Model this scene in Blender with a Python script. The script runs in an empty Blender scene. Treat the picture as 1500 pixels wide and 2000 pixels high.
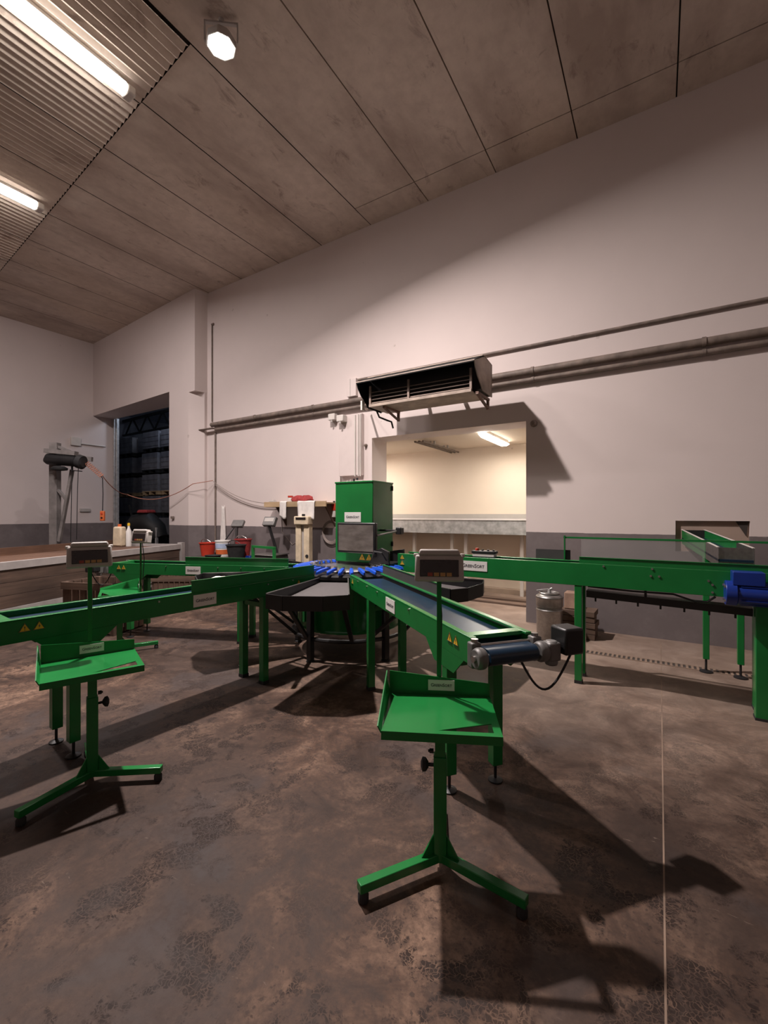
import bpy, bmesh, math, random
from mathutils import Vector, Matrix
random.seed(7)
sc = bpy.context.scene
col = sc.collection
PI = math.pi
R = math.radians
H = 1.55                      # eye height of the camera, metres
CA, SA = math.cos(R(32)), math.sin(R(32))

def W(lat, dep, z=0.0):
    """plan position measured from the camera's foot point: metres right, metres ahead"""
    return Vector((lat*CA - dep*SA, lat*SA + dep*CA, z))

# ------------------------------------------------------------------ materials
def nd(nt, typ, **kw):
    n = nt.nodes.new(typ)
    for k, v in kw.items():
        if k in n.inputs.keys(): n.inputs[k].default_value = v
        else: setattr(n, k, v)
    return n

def new_mat(name):
    m = bpy.data.materials.new(name); m.use_nodes = True
    nt = m.node_tree
    b = nt.nodes['Principled BSDF']
    return m, nt, b

def ramp(nt, fac, stops):
    r = nt.nodes.new('ShaderNodeValToRGB')
    e = r.color_ramp.elements
    while len(e) < len(stops): e.new(0.5)
    for i, (p, c) in enumerate(stops):
        e[i].position = p
        e[i].color = (c, c, c, 1) if isinstance(c, (int, float)) else (*c, 1)
    nt.links.new(fac, r.inputs['Fac'])
    return r.outputs['Color']

def mixc(nt, fac, a, b, mode='MIX'):
    n = nt.nodes.new('ShaderNodeMix'); n.data_type = 'RGBA'; n.blend_type = mode
    for sock, v in ((n.inputs[0], fac), (n.inputs[6], a), (n.inputs[7], b)):
        if isinstance(v, bpy.types.NodeSocket): nt.links.new(v, sock)
        elif isinstance(v, (int, float)): sock.default_value = v
        else: sock.default_value = (*v, 1)
    return n.outputs[2]

def noise(nt, vec, scale, detail=4, rough=0.55, dist=0.0):
    n = nd(nt, 'ShaderNodeTexNoise', Scale=scale, Detail=detail, Roughness=rough, Distortion=dist)
    if vec is not None: nt.links.new(vec, n.inputs['Vector'])
    return n.outputs['Fac']

def coords(nt, scale=(1, 1, 1), kind='Object'):
    t = nt.nodes.new('ShaderNodeTexCoord')
    mp = nt.nodes.new('ShaderNodeMapping'); mp.inputs['Scale'].default_value = scale
    nt.links.new(t.outputs[kind], mp.inputs['Vector'])
    return mp.outputs['Vector']

def bump(nt, b, h, strength=0.2, dist=0.01):
    n = nt.nodes.new('ShaderNodeBump'); n.inputs['Strength'].default_value = strength; n.inputs['Distance'].default_value = dist
    nt.links.new(h, n.inputs['Height']); nt.links.new(n.outputs['Normal'], b.inputs['Normal'])

def simple(name, c, rough=0.5, metal=0.0, var=0.12, scale=6.0, spec=0.5, bmp=0.0):
    m, nt, b = new_mat(name)
    v = coords(nt)
    f = noise(nt, v, scale)
    lo = tuple(x*(1-var) for x in c); hi = tuple(min(1, x*(1+var)) for x in c)
    nt.links.new(ramp(nt, f, [(0.3, lo), (0.7, hi)]), b.inputs['Base Color'])
    b.inputs['Roughness'].default_value = rough; b.inputs['Metallic'].default_value = metal
    b.inputs['Specular IOR Level'].default_value = spec
    if bmp: bump(nt, b, noise(nt, v, scale*14), bmp, 0.004)
    return m

def emit(name, c, s):
    m, nt, b = new_mat(name)
    b.inputs['Base Color'].default_value = (*c, 1)
    b.inputs['Emission Color'].default_value = (*c, 1); b.inputs['Emission Strength'].default_value = s
    return m

M = {}
M['green'] = simple('green_paint', (0.010, 0.165, 0.036), 0.25, var=0.10, scale=3)
M['green2'] = simple('dirty_green_paint', (0.012, 0.11, 0.018), 0.5, var=0.5, scale=22)
M['black'] = simple('black_paint', (0.012, 0.012, 0.013), 0.42, var=0.2)
M['rubber'] = simple('black_rubber', (0.018, 0.018, 0.019), 0.75, var=0.3, scale=20)
M['liner'] = simple('dark_grey_liner', (0.045, 0.042, 0.042), 0.62, var=0.15)
M['pad'] = simple('grey_rubber_mat', (0.085, 0.078, 0.078), 0.7, var=0.08, scale=40)
M['blue'] = simple('blue_plastic', (0.012, 0.085, 0.55), 0.3, var=0.1)
M['motorblue'] = simple('blue_motor_paint', (0.008, 0.03, 0.22), 0.3, var=0.15)
M['belt'] = simple('blue_belt', (0.006, 0.022, 0.045), 0.36, var=0.2, scale=9)
M['steel'] = simple('steel', (0.55, 0.53, 0.51), 0.3, 1.0, var=0.12, scale=18)
M['galv'] = simple('galvanised_steel', (0.50, 0.50, 0.50), 0.42, 0.45, var=0.25, scale=12)
M['stainless'] = simple('stainless_steel', (0.36, 0.35, 0.34), 0.38, 1.0, var=0.15, scale=30)
M['grey'] = simple('grey_cast', (0.16, 0.155, 0.15), 0.5, 0.3, var=0.2)
M['plate'] = simple('white_plate', (0.72, 0.71, 0.68), 0.5, var=0.04)
M['ink'] = simple('dark_lettering', (0.06, 0.06, 0.07), 0.6, var=0.05)
M['yellow'] = simple('yellow_sticker', (0.80, 0.50, 0.02), 0.5, var=0.06)
M['case'] = simple('grey_plastic_case', (0.44, 0.41, 0.385), 0.5, var=0.06)
M['casel'] = simple('pale_plastic', (0.62, 0.58, 0.54), 0.45, var=0.06)
M['screen'] = simple('dark_display_glass', (0.018, 0.012, 0.012), 0.12, var=0.2)
M['key'] = simple('tan_keypad', (0.42, 0.24, 0.08), 0.5, var=0.1)
M['keyr'] = simple('red_keypad', (0.30, 0.05, 0.03), 0.5, var=0.1)
M['white'] = simple('white_paint', (0.74, 0.70, 0.68), 0.55, var=0.05)
M['duct'] = simple('wall_coloured_duct', (0.66, 0.575, 0.55), 0.6, var=0.03)
M['cloth'] = simple('white_cloth', (0.70, 0.66, 0.63), 0.9, var=0.08, scale=14)
M['red'] = simple('red_plastic', (0.52, 0.045, 0.022), 0.4, var=0.12)
M['dred'] = simple('dark_red_cloth', (0.30, 0.03, 0.03), 0.8, var=0.3, scale=16)
M['beige'] = simple('cream_enamel', (0.60, 0.50, 0.36), 0.5, var=0.18, scale=9)
M['orange'] = simple('orange_plastic', (0.62, 0.14, 0.04), 0.5, var=0.1)
M['postgrey'] = simple('worn_grey_paint', (0.19, 0.172, 0.165), 0.65, var=0.3, scale=5)
M['pipe'] = simple('weathered_pipe', (0.185, 0.145, 0.122), 0.6, var=0.35, scale=7)
M['acmetal'] = simple('stained_white_metal', (0.33, 0.265, 0.22), 0.55, 0.2, var=0.35, scale=5)
M['acdark'] = simple('black_grille', (0.006, 0.006, 0.006), 0.6, var=0.2)
M['slat'] = simple('brown_slat', (0.24, 0.18, 0.15), 0.55, var=0.3)
M['copper'] = simple('rusty_bracket', (0.16, 0.085, 0.06), 0.6, var=0.4, scale=10)
M['darkbin'] = simple('dark_grey_bin', (0.11, 0.11, 0.125), 0.7, var=0.3, scale=5)
M['brick'] = simple('clay_brick', (0.34, 0.22, 0.16), 0.9, var=0.3, scale=8, bmp=0.3)
M['cord'] = simple('grey_cord', (0.30, 0.25, 0.23), 0.7, var=0.1)
M['coppercord'] = simple('coiled_red_cord', (0.42, 0.18, 0.12), 0.6, var=0.3)
M['roofsheet'] = simple('pale_roof_sheet', (0.42, 0.45, 0.52), 0.7, var=0.1)
M['bluew'] = simple('pale_blue_plastic', (0.45, 0.55, 0.75), 0.5, var=0.1)
M['panel'] = simple('buff_panel', (0.36, 0.27, 0.22), 0.8, var=0.08, scale=2)
M['concrete'] = simple('patched_concrete', (0.34, 0.26, 0.20), 0.9, var=0.12, scale=4, bmp=0.15)
M['joint'] = simple('floor_joint', (0.22, 0.155, 0.115), 0.9, var=0.4, scale=2)
M['tube'] = emit('lamp_tube', (1.0, 0.93, 0.86), 14.0)
M['flood'] = emit('flood_lens', (1.0, 0.94, 0.86), 60.0)
M['tube2'] = emit('room_tube', (1.0, 0.92, 0.80), 9.0)

def acrylic():
    m, nt, b = new_mat('clear_acrylic')
    b.inputs['Base Color'].default_value = (0.9, 0.88, 0.86, 1); b.inputs['Roughness'].default_value = 0.08
    out = nt.nodes['Material Output']
    tr = nt.nodes.new('ShaderNodeBsdfTransparent'); tr.inputs['Color'].default_value = (0.86, 0.85, 0.85, 1)
    mx = nt.nodes.new('ShaderNodeMixShader'); mx.inputs['Fac'].default_value = 0.13
    nt.links.new(tr.outputs[0], mx.inputs[1]); nt.links.new(b.outputs[0], mx.inputs[2]); nt.links.new(mx.outputs[0], out.inputs['Surface'])
    return m
M['acrylic'] = acrylic()

def wood(name, c1, c2, axis, board):
    m, nt, b = new_mat(name)
    s = [9, 9, 9]; s[axis] = 0.7
    v = coords(nt, tuple(s))
    f = noise(nt, v, 2.2, 6, 0.6, 0.3)
    g = noise(nt, coords(nt), 1.1, 3)
    c = mixc(nt, ramp(nt, g, [(0.35, 0.0), (0.65, 0.6)]), ramp(nt, f, [(0.3, c1), (0.72, c2)]), tuple(x*0.5 for x in c1))
    nt.links.new(c, b.inputs['Base Color']); b.inputs['Roughness'].default_value = 0.8
    bump(nt, b, f, 0.35, 0.004)
    return m
M['woodx'] = wood('old_wood_x', (0.075, 0.045, 0.032), (0.19, 0.122, 0.085), 0, 0.2)
M['woodz'] = wood('old_wood_z', (0.075, 0.043, 0.03), (0.19, 0.115, 0.078), 2, 0.2)
M['woodbin'] = wood('dark_bin_boards', (0.055, 0.034, 0.025), (0.15, 0.095, 0.068), 0, 0.2)
M['binsteel'] = simple('grey_bin_steel', (0.34, 0.315, 0.305), 0.55, var=0.12)
M['deck'] = wood('red_brown_boards', (0.10, 0.05, 0.03), (0.22, 0.12, 0.075), 0, 0.2)
M['pine'] = wood('pale_pine', (0.42, 0.29, 0.16), (0.58, 0.42, 0.26), 0, 0.2)

def wall_mat(name, upper, lower, split):
    m, nt, b = new_mat(name)
    g = nt.nodes.new('ShaderNodeNewGeometry'); sx = nt.nodes.new('ShaderNodeSeparateXYZ')
    nt.links.new(g.outputs['Position'], sx.inputs[0])
    v = coords(nt)
    blot = noise(nt, v, 0.7, 5, 0.6)
    fine = noise(nt, v, 9, 4, 0.6)
    up = mixc(nt, ramp(nt, blot, [(0.35, 0.0), (0.7, 1.0)]), upper, tuple(x*0.94 for x in upper))
    spots = noise(nt, v, 5.5, 2, 0.4)
    up = mixc(nt, ramp(nt, spots, [(0.775, 0.0), (0.79, 0.3)]), up, (0.25, 0.18, 0.15))
    if split:
        ad = nd(nt, 'ShaderNodeMath', operation='MULTIPLY_ADD'); ad.inputs[1].default_value = 0.012; 
        nt.links.new(fine, ad.inputs[0]); nt.links.new(sx.outputs['Z'], ad.inputs[2])
        lt = nd(nt, 'ShaderNodeMath', operation='LESS_THAN'); lt.inputs[1].default_value = split
        nt.links.new(ad.outputs[0], lt.inputs[0])
        st = noise(nt, v, 2.3, 6, 0.7)
        lo = mixc(nt, ramp(nt, st, [(0.45, 0.0), (0.8, 1.0)]), lower, tuple(x*1.35 for x in lower))
        scr = noise(nt, coords(nt, (1.2, 1.2, 6)), 3.0, 5, 0.6, 1.5)
        lo = mixc(nt, ramp(nt, scr, [(0.70, 0.0), (0.74, 0.45)]), lo, (0.42, 0.36, 0.33))
        up = mixc(nt, lt.outputs[0], up, lo)
    nt.links.new(up, b.inputs['Base Color'])
    b.inputs['Roughness'].default_value = 0.72; b.inputs['Specular IOR Level'].default_value = 0.3
    bump(nt, b, fine, 0.10, 0.006)
    return m
M['wall'] = wall_mat('painted_wall', (0.70, 0.615, 0.59), (0.155, 0.132, 0.132), 1.306)
M['wallin'] = wall_mat('cream_inner_wall', (0.74, 0.64, 0.53), None, None)
M['walldark'] = wall_mat('store_wall', (0.30, 0.31, 0.36), None, None)

def ceil_mat():
    m, nt, b = new_mat('concrete_ceiling')
    v = coords(nt, (1, 0.35, 1))
    a = noise(nt, v, 0.9, 6, 0.62)
    f = noise(nt, coords(nt), 7, 5, 0.65)
    c = ramp(nt, a, [(0.33, (0.42, 0.34, 0.29)), (0.50, (0.62, 0.53, 0.46)), (0.70, (0.74, 0.635, 0.55))])
    c = mixc(nt, ramp(nt, f, [(0.4, 0.0), (0.8, 0.35)]), c, (0.33, 0.255, 0.22))
    sp = noise(nt, coords(nt, (2.2, 1.0, 1)), 1.9, 6, 0.72, 0.6)
    c = mixc(nt, ramp(nt, sp, [(0.57, 0.0), (0.70, 0.7)]), c, (0.25, 0.18, 0.15))
    st = noise(nt, v, 0.35, 2)
    c = mixc(nt, ramp(nt, st, [(0.52, 0.0), (0.72, 0.4)]), c, (0.54, 0.39, 0.26))
    nt.links.new(c, b.inputs['Base Color']); b.inputs['Roughness'].default_value = 0.85
    bump(nt, b, f, 0.15, 0.01)
    return m
M['ceil'] = ceil_mat()
M['seam'] = simple('dark_joint', (0.05, 0.04, 0.035), 0.9, var=0.4, scale=3)

def floor_mat():
    m, nt, b = new_mat('stained_concrete_floor')
    v = coords(nt)
    big = noise(nt, v, 0.55, 4, 0.55, 0.4)
    mid = noise(nt, v, 2.3, 9, 0.68, 0.6)
    fine = noise(nt, v, 26, 6, 0.7)
    c = ramp(nt, mid, [(0.36, (0.028, 0.0145, 0.0095)), (0.50, (0.092, 0.053, 0.036)), (0.65, (0.225, 0.143, 0.100))])
    c = mixc(nt, ramp(nt, big, [(0.42, 0.0), (0.58, 0.72)]), c, (0.050, 0.034, 0.028))
    # bluish damp patches
    dp = noise(nt, v, 1.25, 4, 0.5, 0.5)
    c = mixc(nt, ramp(nt, dp, [(0.55, 0.0), (0.63, 0.7)]), c, (0.046, 0.038, 0.038))
    # broken dark tread prints
    vo = nd(nt, 'ShaderNodeTexVoronoi', feature='DISTANCE_TO_EDGE', Scale=58.0)
    wob = nt.nodes.new('ShaderNodeTexNoise'); wob.inputs['Scale'].default_value = 22
    nt.links.new(v, wob.inputs['Vector'])
    av = nd(nt, 'ShaderNodeVectorMath', operation='MULTIPLY_ADD'); av.inputs[1].default_value = (0.06, 0.06, 0.0)
    nt.links.new(wob.outputs['Color'], av.inputs[0]); nt.links.new(v, av.inputs[2]); nt.links.new(av.outputs[0], vo.inputs['Vector'])
    cell = ramp(nt, vo.outputs['Distance'], [(0.02, 0.0), (0.10, 1.0)])
    msk = noise(nt, v, 4.6, 6, 0.66, 0.4)
    msk2 = noise(nt, v, 0.9, 2, 0.5)
    mm = nd(nt, 'ShaderNodeMath', operation='MULTIPLY')
    nt.links.new(ramp(nt, msk, [(0.515, 0.0), (0.555, 1.0)]), mm.inputs[0]); nt.links.new(ramp(nt, msk2, [(0.36, 0.15), (0.52, 1.0)]), mm.inputs[1])
    m3 = nd(nt, 'ShaderNodeMath', operation='MULTIPLY'); nt.links.new(mm.outputs[0], m3.inputs[0]); nt.links.new(cell, m3.inputs[1])
    m4 = nd(nt, 'ShaderNodeMath', operation='MULTIPLY'); nt.links.new(m3.outputs[0], m4.inputs[0]); m4.inputs[1].default_value = 0.95
    c = mixc(nt, m4.outputs[0], c, (0.016, 0.009, 0.007))
    # dark crumbs and pale scuffs
    cr = noise(nt, v, 42, 2, 0.5); c = mixc(nt, ramp(nt, cr, [(0.62, 0.0), (0.68, 0.75)]), c, (0.045, 0.03, 0.024))
    sc_ = noise(nt, coords(nt, (1.0, 2.6, 1)), 5.0, 6, 0.7, 1.2); c = mixc(nt, ramp(nt, sc_, [(0.66, 0.0), (0.74, 0.5)]), c, (0.33, 0.25, 0.20))
    c = mixc(nt, ramp(nt, fine, [(0.38, 0.6), (0.58, 0.0)]), c, (0.040, 0.026, 0.021))
    # paler strip along the back wall, fading out to the left
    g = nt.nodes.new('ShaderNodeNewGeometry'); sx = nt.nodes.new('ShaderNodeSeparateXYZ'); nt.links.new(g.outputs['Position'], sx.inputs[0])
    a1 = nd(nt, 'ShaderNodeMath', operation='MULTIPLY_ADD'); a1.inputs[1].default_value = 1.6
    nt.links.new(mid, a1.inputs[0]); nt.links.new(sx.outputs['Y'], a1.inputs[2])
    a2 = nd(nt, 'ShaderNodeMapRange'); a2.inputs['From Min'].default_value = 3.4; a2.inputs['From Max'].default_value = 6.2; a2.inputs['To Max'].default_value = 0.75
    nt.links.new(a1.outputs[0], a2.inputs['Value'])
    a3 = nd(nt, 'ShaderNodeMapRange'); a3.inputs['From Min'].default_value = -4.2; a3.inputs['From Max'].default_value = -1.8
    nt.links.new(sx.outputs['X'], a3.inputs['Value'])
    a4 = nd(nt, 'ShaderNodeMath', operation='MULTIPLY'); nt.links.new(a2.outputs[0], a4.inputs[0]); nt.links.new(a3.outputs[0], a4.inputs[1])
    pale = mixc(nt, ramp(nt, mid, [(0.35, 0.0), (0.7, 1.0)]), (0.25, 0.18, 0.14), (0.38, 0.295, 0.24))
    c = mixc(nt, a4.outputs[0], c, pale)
    nt.links.new(c, b.inputs['Base Color'])
    nt.links.new(ramp(nt, mid, [(0.3, 0.52), (0.7, 0.82)]), b.inputs['Roughness'])
    b.inputs['Specular IOR Level'].default_value = 0.22
    hh = mixc(nt, 0.5, mid, fine)
    bump(nt, b, hh, 0.25, 0.012)
    return m
M['floor'] = floor_mat()

# ------------------------------------------------------------------ mesh builder
class MB:
    def __init__(s, mtx=None):
        s.v = []; s.f = []; s.m = mtx or Matrix()
    def add(s, vs, fs):
        o = len(s.v)
        s.v += [s.m @ Vector(p) for p in vs]
        s.f += [tuple(i+o for i in f) for f in fs]
        return s
    def box(s, x0, x1, y0, y1, z0, z1, taper=1.0, mtx=None):
        cx, cy = (x0+x1)/2, (y0+y1)/2
        vs = [(x0, y0, z0), (x1, y0, z0), (x1, y1, z0), (x0, y1, z0)]
        vs += [(cx+(x-cx)*taper, cy+(y-cy)*taper, z1) for x, y, _ in vs]
        if mtx: vs = [mtx @ Vector(p) for p in vs]
        return s.add(vs, [(3, 2, 1, 0), (4, 5, 6, 7), (0, 1, 5, 4), (1, 2, 6, 5), (2, 3, 7, 6), (3, 0, 4, 7)])
    def prism(s, poly, z0, z1):
        n = len(poly)
        vs = [(x, y, z0) for x, y in poly] + [(x, y, z1) for x, y in poly]
        return s.add(vs, [tuple(range(n-1, -1, -1)), tuple(range(n, 2*n))] + [(i, (i+1) % n, (i+1) % n+n, i+n) for i in range(n)])
    def slab(s, poly, off):
        """planar polygon in 3D thickened by a vector"""
        n = len(poly); off = Vector(off)
        vs = [Vector(p) for p in poly] + [Vector(p)+off for p in poly]
        return s.add(vs, [tuple(range(n-1, -1, -1)), tuple(range(n, 2*n))] + [(i, (i+1) % n, (i+1) % n+n, i+n) for i in range(n)])
    def bar(s, p0, p1, w, h=None, up=(0, 0, 1)):
        h = h or w
        p0, p1 = Vector(p0), Vector(p1); d = (p1-p0).normalized(); up = Vector(up)
        if abs(d.dot(up)) > 0.98: up = Vector((1, 0, 0))
        a = d.cross(up).normalized()*w/2; b = a.cross(d).normalized()*h/2
        vs = [p0-a-b, p0+a-b, p0+a+b, p0-a+b, p1-a-b, p1+a-b, p1+a+b, p1-a+b]
        return s.add(vs, [(3, 2, 1, 0), (4, 5, 6, 7), (0, 1, 5, 4), (1, 2, 6, 5), (2, 3, 7, 6), (3, 0, 4, 7)])
    def tube(s, pts, r, n=8, closed=False):
        pts = [Vector(p) for p in pts]; k = len(pts); vs = []; ref = None
        for i, p in enumerate(pts):
            if closed: d = pts[(i+1) % k]-pts[i-1]
            else: d = pts[min(i+1, k-1)]-pts[max(i-1, 0)]
            d.normalize()
            if ref is None:
                ref = Vector((0, 0, 1)) if abs(d.z) < 0.9 else Vector((1, 0, 0))
            a = (ref-d*ref.dot(d)).normalized(); ref = a; b = d.cross(a)
            rr = r[i] if isinstance(r, (list, tuple)) else r
            vs += [p+(a*math.cos(2*PI*j/n)+b*math.sin(2*PI*j/n))*rr for j in range(n)]
        fs = []
        for i in range(k if closed else k-1):
            q = (i+1) % k
            fs += [(i*n+j, i*n+(j+1) % n, q*n+(j+1) % n, q*n+j) for j in range(n)]
        if not closed: fs += [tuple(range(n-1, -1, -1)), tuple((k-1)*n+j for j in range(n))]
        return s.add(vs, fs)
    def cyl(s, p0, p1, r, n=20): return s.tube([p0, p1], r, n)
    def lathe(s, prof, n=32, c=(0, 0)):
        vs = []; k = len(prof)
        for r, z in prof: vs += [(c[0]+r*math.cos(2*PI*j/n), c[1]+r*math.sin(2*PI*j/n), z) for j in range(n)]
        fs = []
        for i in range(k-1): fs += [(i*n+j, i*n+(j+1) % n, (i+1)*n+(j+1) % n, (i+1)*n+j) for j in range(n)]
        if prof[0][0] > 1e-4: fs.append(tuple(range(n-1, -1, -1)))
        if prof[-1][0] > 1e-4: fs.append(tuple((k-1)*n+j for j in range(n)))
        return s.add(vs, fs)
    def build(s, name, mat, parent=None, bevel=0.0, smooth=True, seg=2):
        me = bpy.data.meshes.new(name)
        me.from_pydata([tuple(v) for v in s.v], [], s.f); me.validate()
        bm = bmesh.new(); bm.from_mesh(me); bmesh.ops.remove_doubles(bm, verts=bm.verts, dist=1e-6)
        bmesh.ops.recalc_face_normals(bm, faces=bm.faces); bm.to_mesh(me); bm.free()
        if smooth:
            me.shade_smooth(); me.set_sharp_from_angle(angle=R(38))
        me.materials.append(M[mat])
        o = bpy.data.objects.new(name, me); col.objects.link(o)
        if parent: o.parent = parent
        if bevel:
            b = o.modifiers.new('bevel', 'BEVEL'); b.width = bevel; b.segments = seg; b.limit_method = 'ANGLE'; b.angle_limit = R(40)
        return o

def thing(name, label, cat, loc=(0, 0, 0), rz=0.0, group=None):
    o = bpy.data.objects.new(name, None); col.objects.link(o)
    o.empty_display_size = 0.1
    o.location = loc; o.rotation_euler = (0, 0, rz)
    return tag(o, label, cat, group)

def tag(o, label, cat, group=None):
    o['label'] = label; o['category'] = cat
    if group: o['group'] = group
    return o

def struct(o):
    o['kind'] = 'structure'; return o

def copy_tree(o, parent=None):
    c = o.copy(); col.objects.link(c)
    if parent: c.parent = parent
    for ch in list(o.children): copy_tree(ch, c)
    return c

# lettering: built once as a mesh, then placed on each plate
def text_mesh(txt, caps=True):
    cu = bpy.data.curves.new('lettering', 'FONT'); cu.body = txt; cu.size = 1.0; cu.align_x = 'CENTER'; cu.align_y = 'CENTER'
    cu.extrude = 0.01; cu.small_caps_scale = 0.78; cu.resolution_u = 3; cu.offset = 0.012
    if caps:
        for i, ch in enumerate(txt): cu.body_format[i].use_small_caps = True
    ob = bpy.data.objects.new('lettering', cu); col.objects.link(ob)
    dg = bpy.context.evaluated_depsgraph_get(); dg.update()
    me = bpy.data.meshes.new_from_object(ob.evaluated_get(dg))
    bpy.data.objects.remove(ob)
    w = max(v.co.x for v in me.vertices)-min(v.co.x for v in me.vertices)
    return me, w
LET, LETW = text_mesh('GreenSort')
LET.materials.clear(); LET.materials.append(M['ink'])

def basis(o, u, v):
    u = Vector(u).normalized(); v = Vector(v).normalized(); n = u.cross(v)
    m = Matrix((u, v, n)).transposed().to_4x4(); m.translation = Vector(o); return m

def sign(parent, o, u, v, w, h):
    """white name plate centred at o, u to the reader's right, v up"""
    m = basis(o, u, v)
    p = MB(m).box(-w/2, w/2, -h/2, h/2, 0, 0.003).build('sign', 'plate', parent, smooth=False)
    p['label'] = 'white name plate'
    l = bpy.data.objects.new('lettering', LET); col.objects.link(l); l.parent = p
    s = w*0.80/LETW
    l.matrix_local = m @ Matrix.Translation((0, 0, 0.0036)) @ Matrix.Diagonal((s, s, 0.05, 1))
    return p

def warning(parent, o, u, v, s, kind):
    m = basis(o, u, v)
    t = MB(m).prism([(-s*0.58, -s/2), (s*0.58, -s/2), (0, s/2)], 0, 0.002).build('warning_sticker', 'yellow', parent, smooth=False)
    t['label'] = 'yellow warning triangle'
    k = MB(m)
    if kind == 0:
        k.prism([(-s*.06, s*.10), (s*.06, s*.10), (s*.03, -s*.2), (-s*.03, -s*.2)], 0.0022, 0.003)
        k.box(-s*.045, s*.045, -s*.36, -s*.27, 0.0022, 0.003)
    else:
        k.prism([(s*.08, s*.16), (-s*.10, -s*.12), (-s*.0, -s*.12), (-s*.06, -s*.38), (s*.14, -s*.04), (s*.03, -s*.04)], 0.0022, 0.003)
    a, b, d = (-s*0.54, -s*.475), (s*0.54, -s*.475), (0, s*.46)
    for p, q in ((a, b), (b, d), (d, a)): k.bar((p[0], p[1], .0026), (q[0], q[1], .0026), s*.05, .0008)
    k.build('symbol', 'ink', t, smooth=False)
    return t

# ================================================================== SETTING
ZC = 6.67; YB = 6.48; XL = -14.4; XR = 6.5; YF = -6.5
# floor (one slab under every room the photo looks into)
struct(MB().box(-21, 8, -7, 16, -0.2, 0).build('floor', 'floor', smooth=False))
# expansion joint running away from the camera
struct(MB().box(0.014, 0.021, -6.4, 6.4, -0.02, 0.0012).build('trim_1', 'joint', smooth=False))

# back wall with the big opening into the lit room and the small conveyor hatch
OX0, OX1, OZ = -4.30, -1.63, 2.90
HX0, HX1, HZ0, HZ1 = 0.17, 0.88, 1.10, 1.475
b = MB(); y0, y1 = YB, YB+0.49
b.box(-8.88, OX0, y0, y1, 0, ZC); b.box(OX0, OX1, y0, y1, OZ, ZC); b.box(OX1, HX0, y0, y1, 0, ZC)
b.box(HX0, HX1, y0, y1, 0, HZ0); b.box(HX0, HX1, y0, y1, HZ1, ZC); b.box(HX1, XR, y0, y1, 0, ZC)
struct(b.build('wall_back', 'wall', smooth=False))
# pillar and the slightly turned wall left of it, with the tall doorway at the corner
pl = Vector((-8.91, 6.18)); pc = Vector((-14.4, 6.58)); dx = -10.02; dyl = 6.18+(-8.91-dx)*0.0729
b = MB()
b.prism([(dx, dyl), (-8.91, 6.18), (-8.87, 6.48), (-8.87, 6.97), (dx, 6.97+.18)], 4.50, ZC)     # above door level: sharp corner
b.prism([(dx, dyl), (-8.91, 6.18), (-8.87, 6.48), (-8.87, 6.97), (dx, 7.15)], 4.36, 4.50)
b.prism([(dx, dyl), (-9.17, 6.199), (-8.878, 6.41), (-8.87, 6.97), (dx, 7.15)], 0, 4.36)          # chamfered below
b.prism([(XL, 6.58), (dx, dyl), (dx, 7.15), (XL, 7.15)], 4.51, ZC)
struct(b.build('wall_pillar', 'wall', smooth=False))
struct(MB().box(XL-0.4, XL, YF, 7.15, 0, ZC).build('wall_left', 'wall', smooth=False))
struct(MB().box(XR, XR+0.3, YF, 7.0, 0, ZC).build('wall_right', 'wall', smooth=False))
struct(MB().box(XL, XR, YF-0.3, YF, 0, ZC).build('wall_front', 'wall', smooth=False))
# galvanised track post of the sliding door at the left jamb
d = MB(); d.box(-14.40, -14.22, 7.16, 7.24, 0, 4.52); d.box(-14.30, -14.25, 7.10, 7.16, 0, 4.52); d.box(-14.36, -14.33, 7.12, 7.16, 0, 4.52)
struct(d.build('door_1', 'galv', bevel=.008))

# ceiling: precast planks 1.125 m wide; fine ribs beyond the cross joint
def yj(x): return 2.96+(-4.6-x)*0.085
c = MB(); X = -4.32-1.125*9
while X < XR:
    xa, xb = X+0.008, X+1.125-0.008
    if X < -4.4:
        c.add([(xa, yj(xa)+.012, ZC), (xb, yj(xb)+.012, ZC), (xb, 7.2, ZC), (xa, 7.2, ZC)], [(0, 1, 2, 3)])
        n = 10; vs = []; 
        for i in range(n*4+1):
            x = xa+(xb-xa)*i/(n*4); z = ZC-0.002-0.038*(0.5+0.5*math.cos(2*PI*i/4))
            vs += [(x, YF, z), (x, yj(x)-.012, z)]
        c.add(vs, [(2*i, 2*i+2, 2*i+3, 2*i+1) for i in range(n*4)])
    else:
        c.box(xa, xb, YF, 5.99, ZC, ZC+.05); c.box(xa, xb, 6.0, 7.2, ZC-0.004, ZC+.05)
    X += 1.125
ce = struct(c.build('ceiling', 'ceil', smooth=False))
struct(MB().box(XL-.4, XR+.4, YF, 7.2, ZC+0.05, ZC+0.25).build('trim_2', 'seam', smooth=False))

# second room seen through the opening
struct(MB().box(-8.0, 1.2, 8.72, 8.9, 0, 3.1).build('wall_inner', 'wallin', smooth=False))
b = MB(); b.box(-8.2, -8.0, 6.97, 8.9, 0, 3.1); struct(b.build('wall_inner_left', 'wallin', smooth=False))
struct(MB().box(1.2, 1.4, 6.97, 8.9, 0, 3.1).build('wall_inner_right', 'wallin', smooth=False))
struct(MB().box(-8.2, 1.4, 6.97, 8.9, 2.93, 3.1).build('ceiling_inner', 'wallin', smooth=False))
struct(MB().box(-8.0, 1.2, 8.55, 8.72, 0, 0.09).build('baseboard_inner', 'concrete', smooth=False))
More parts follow.
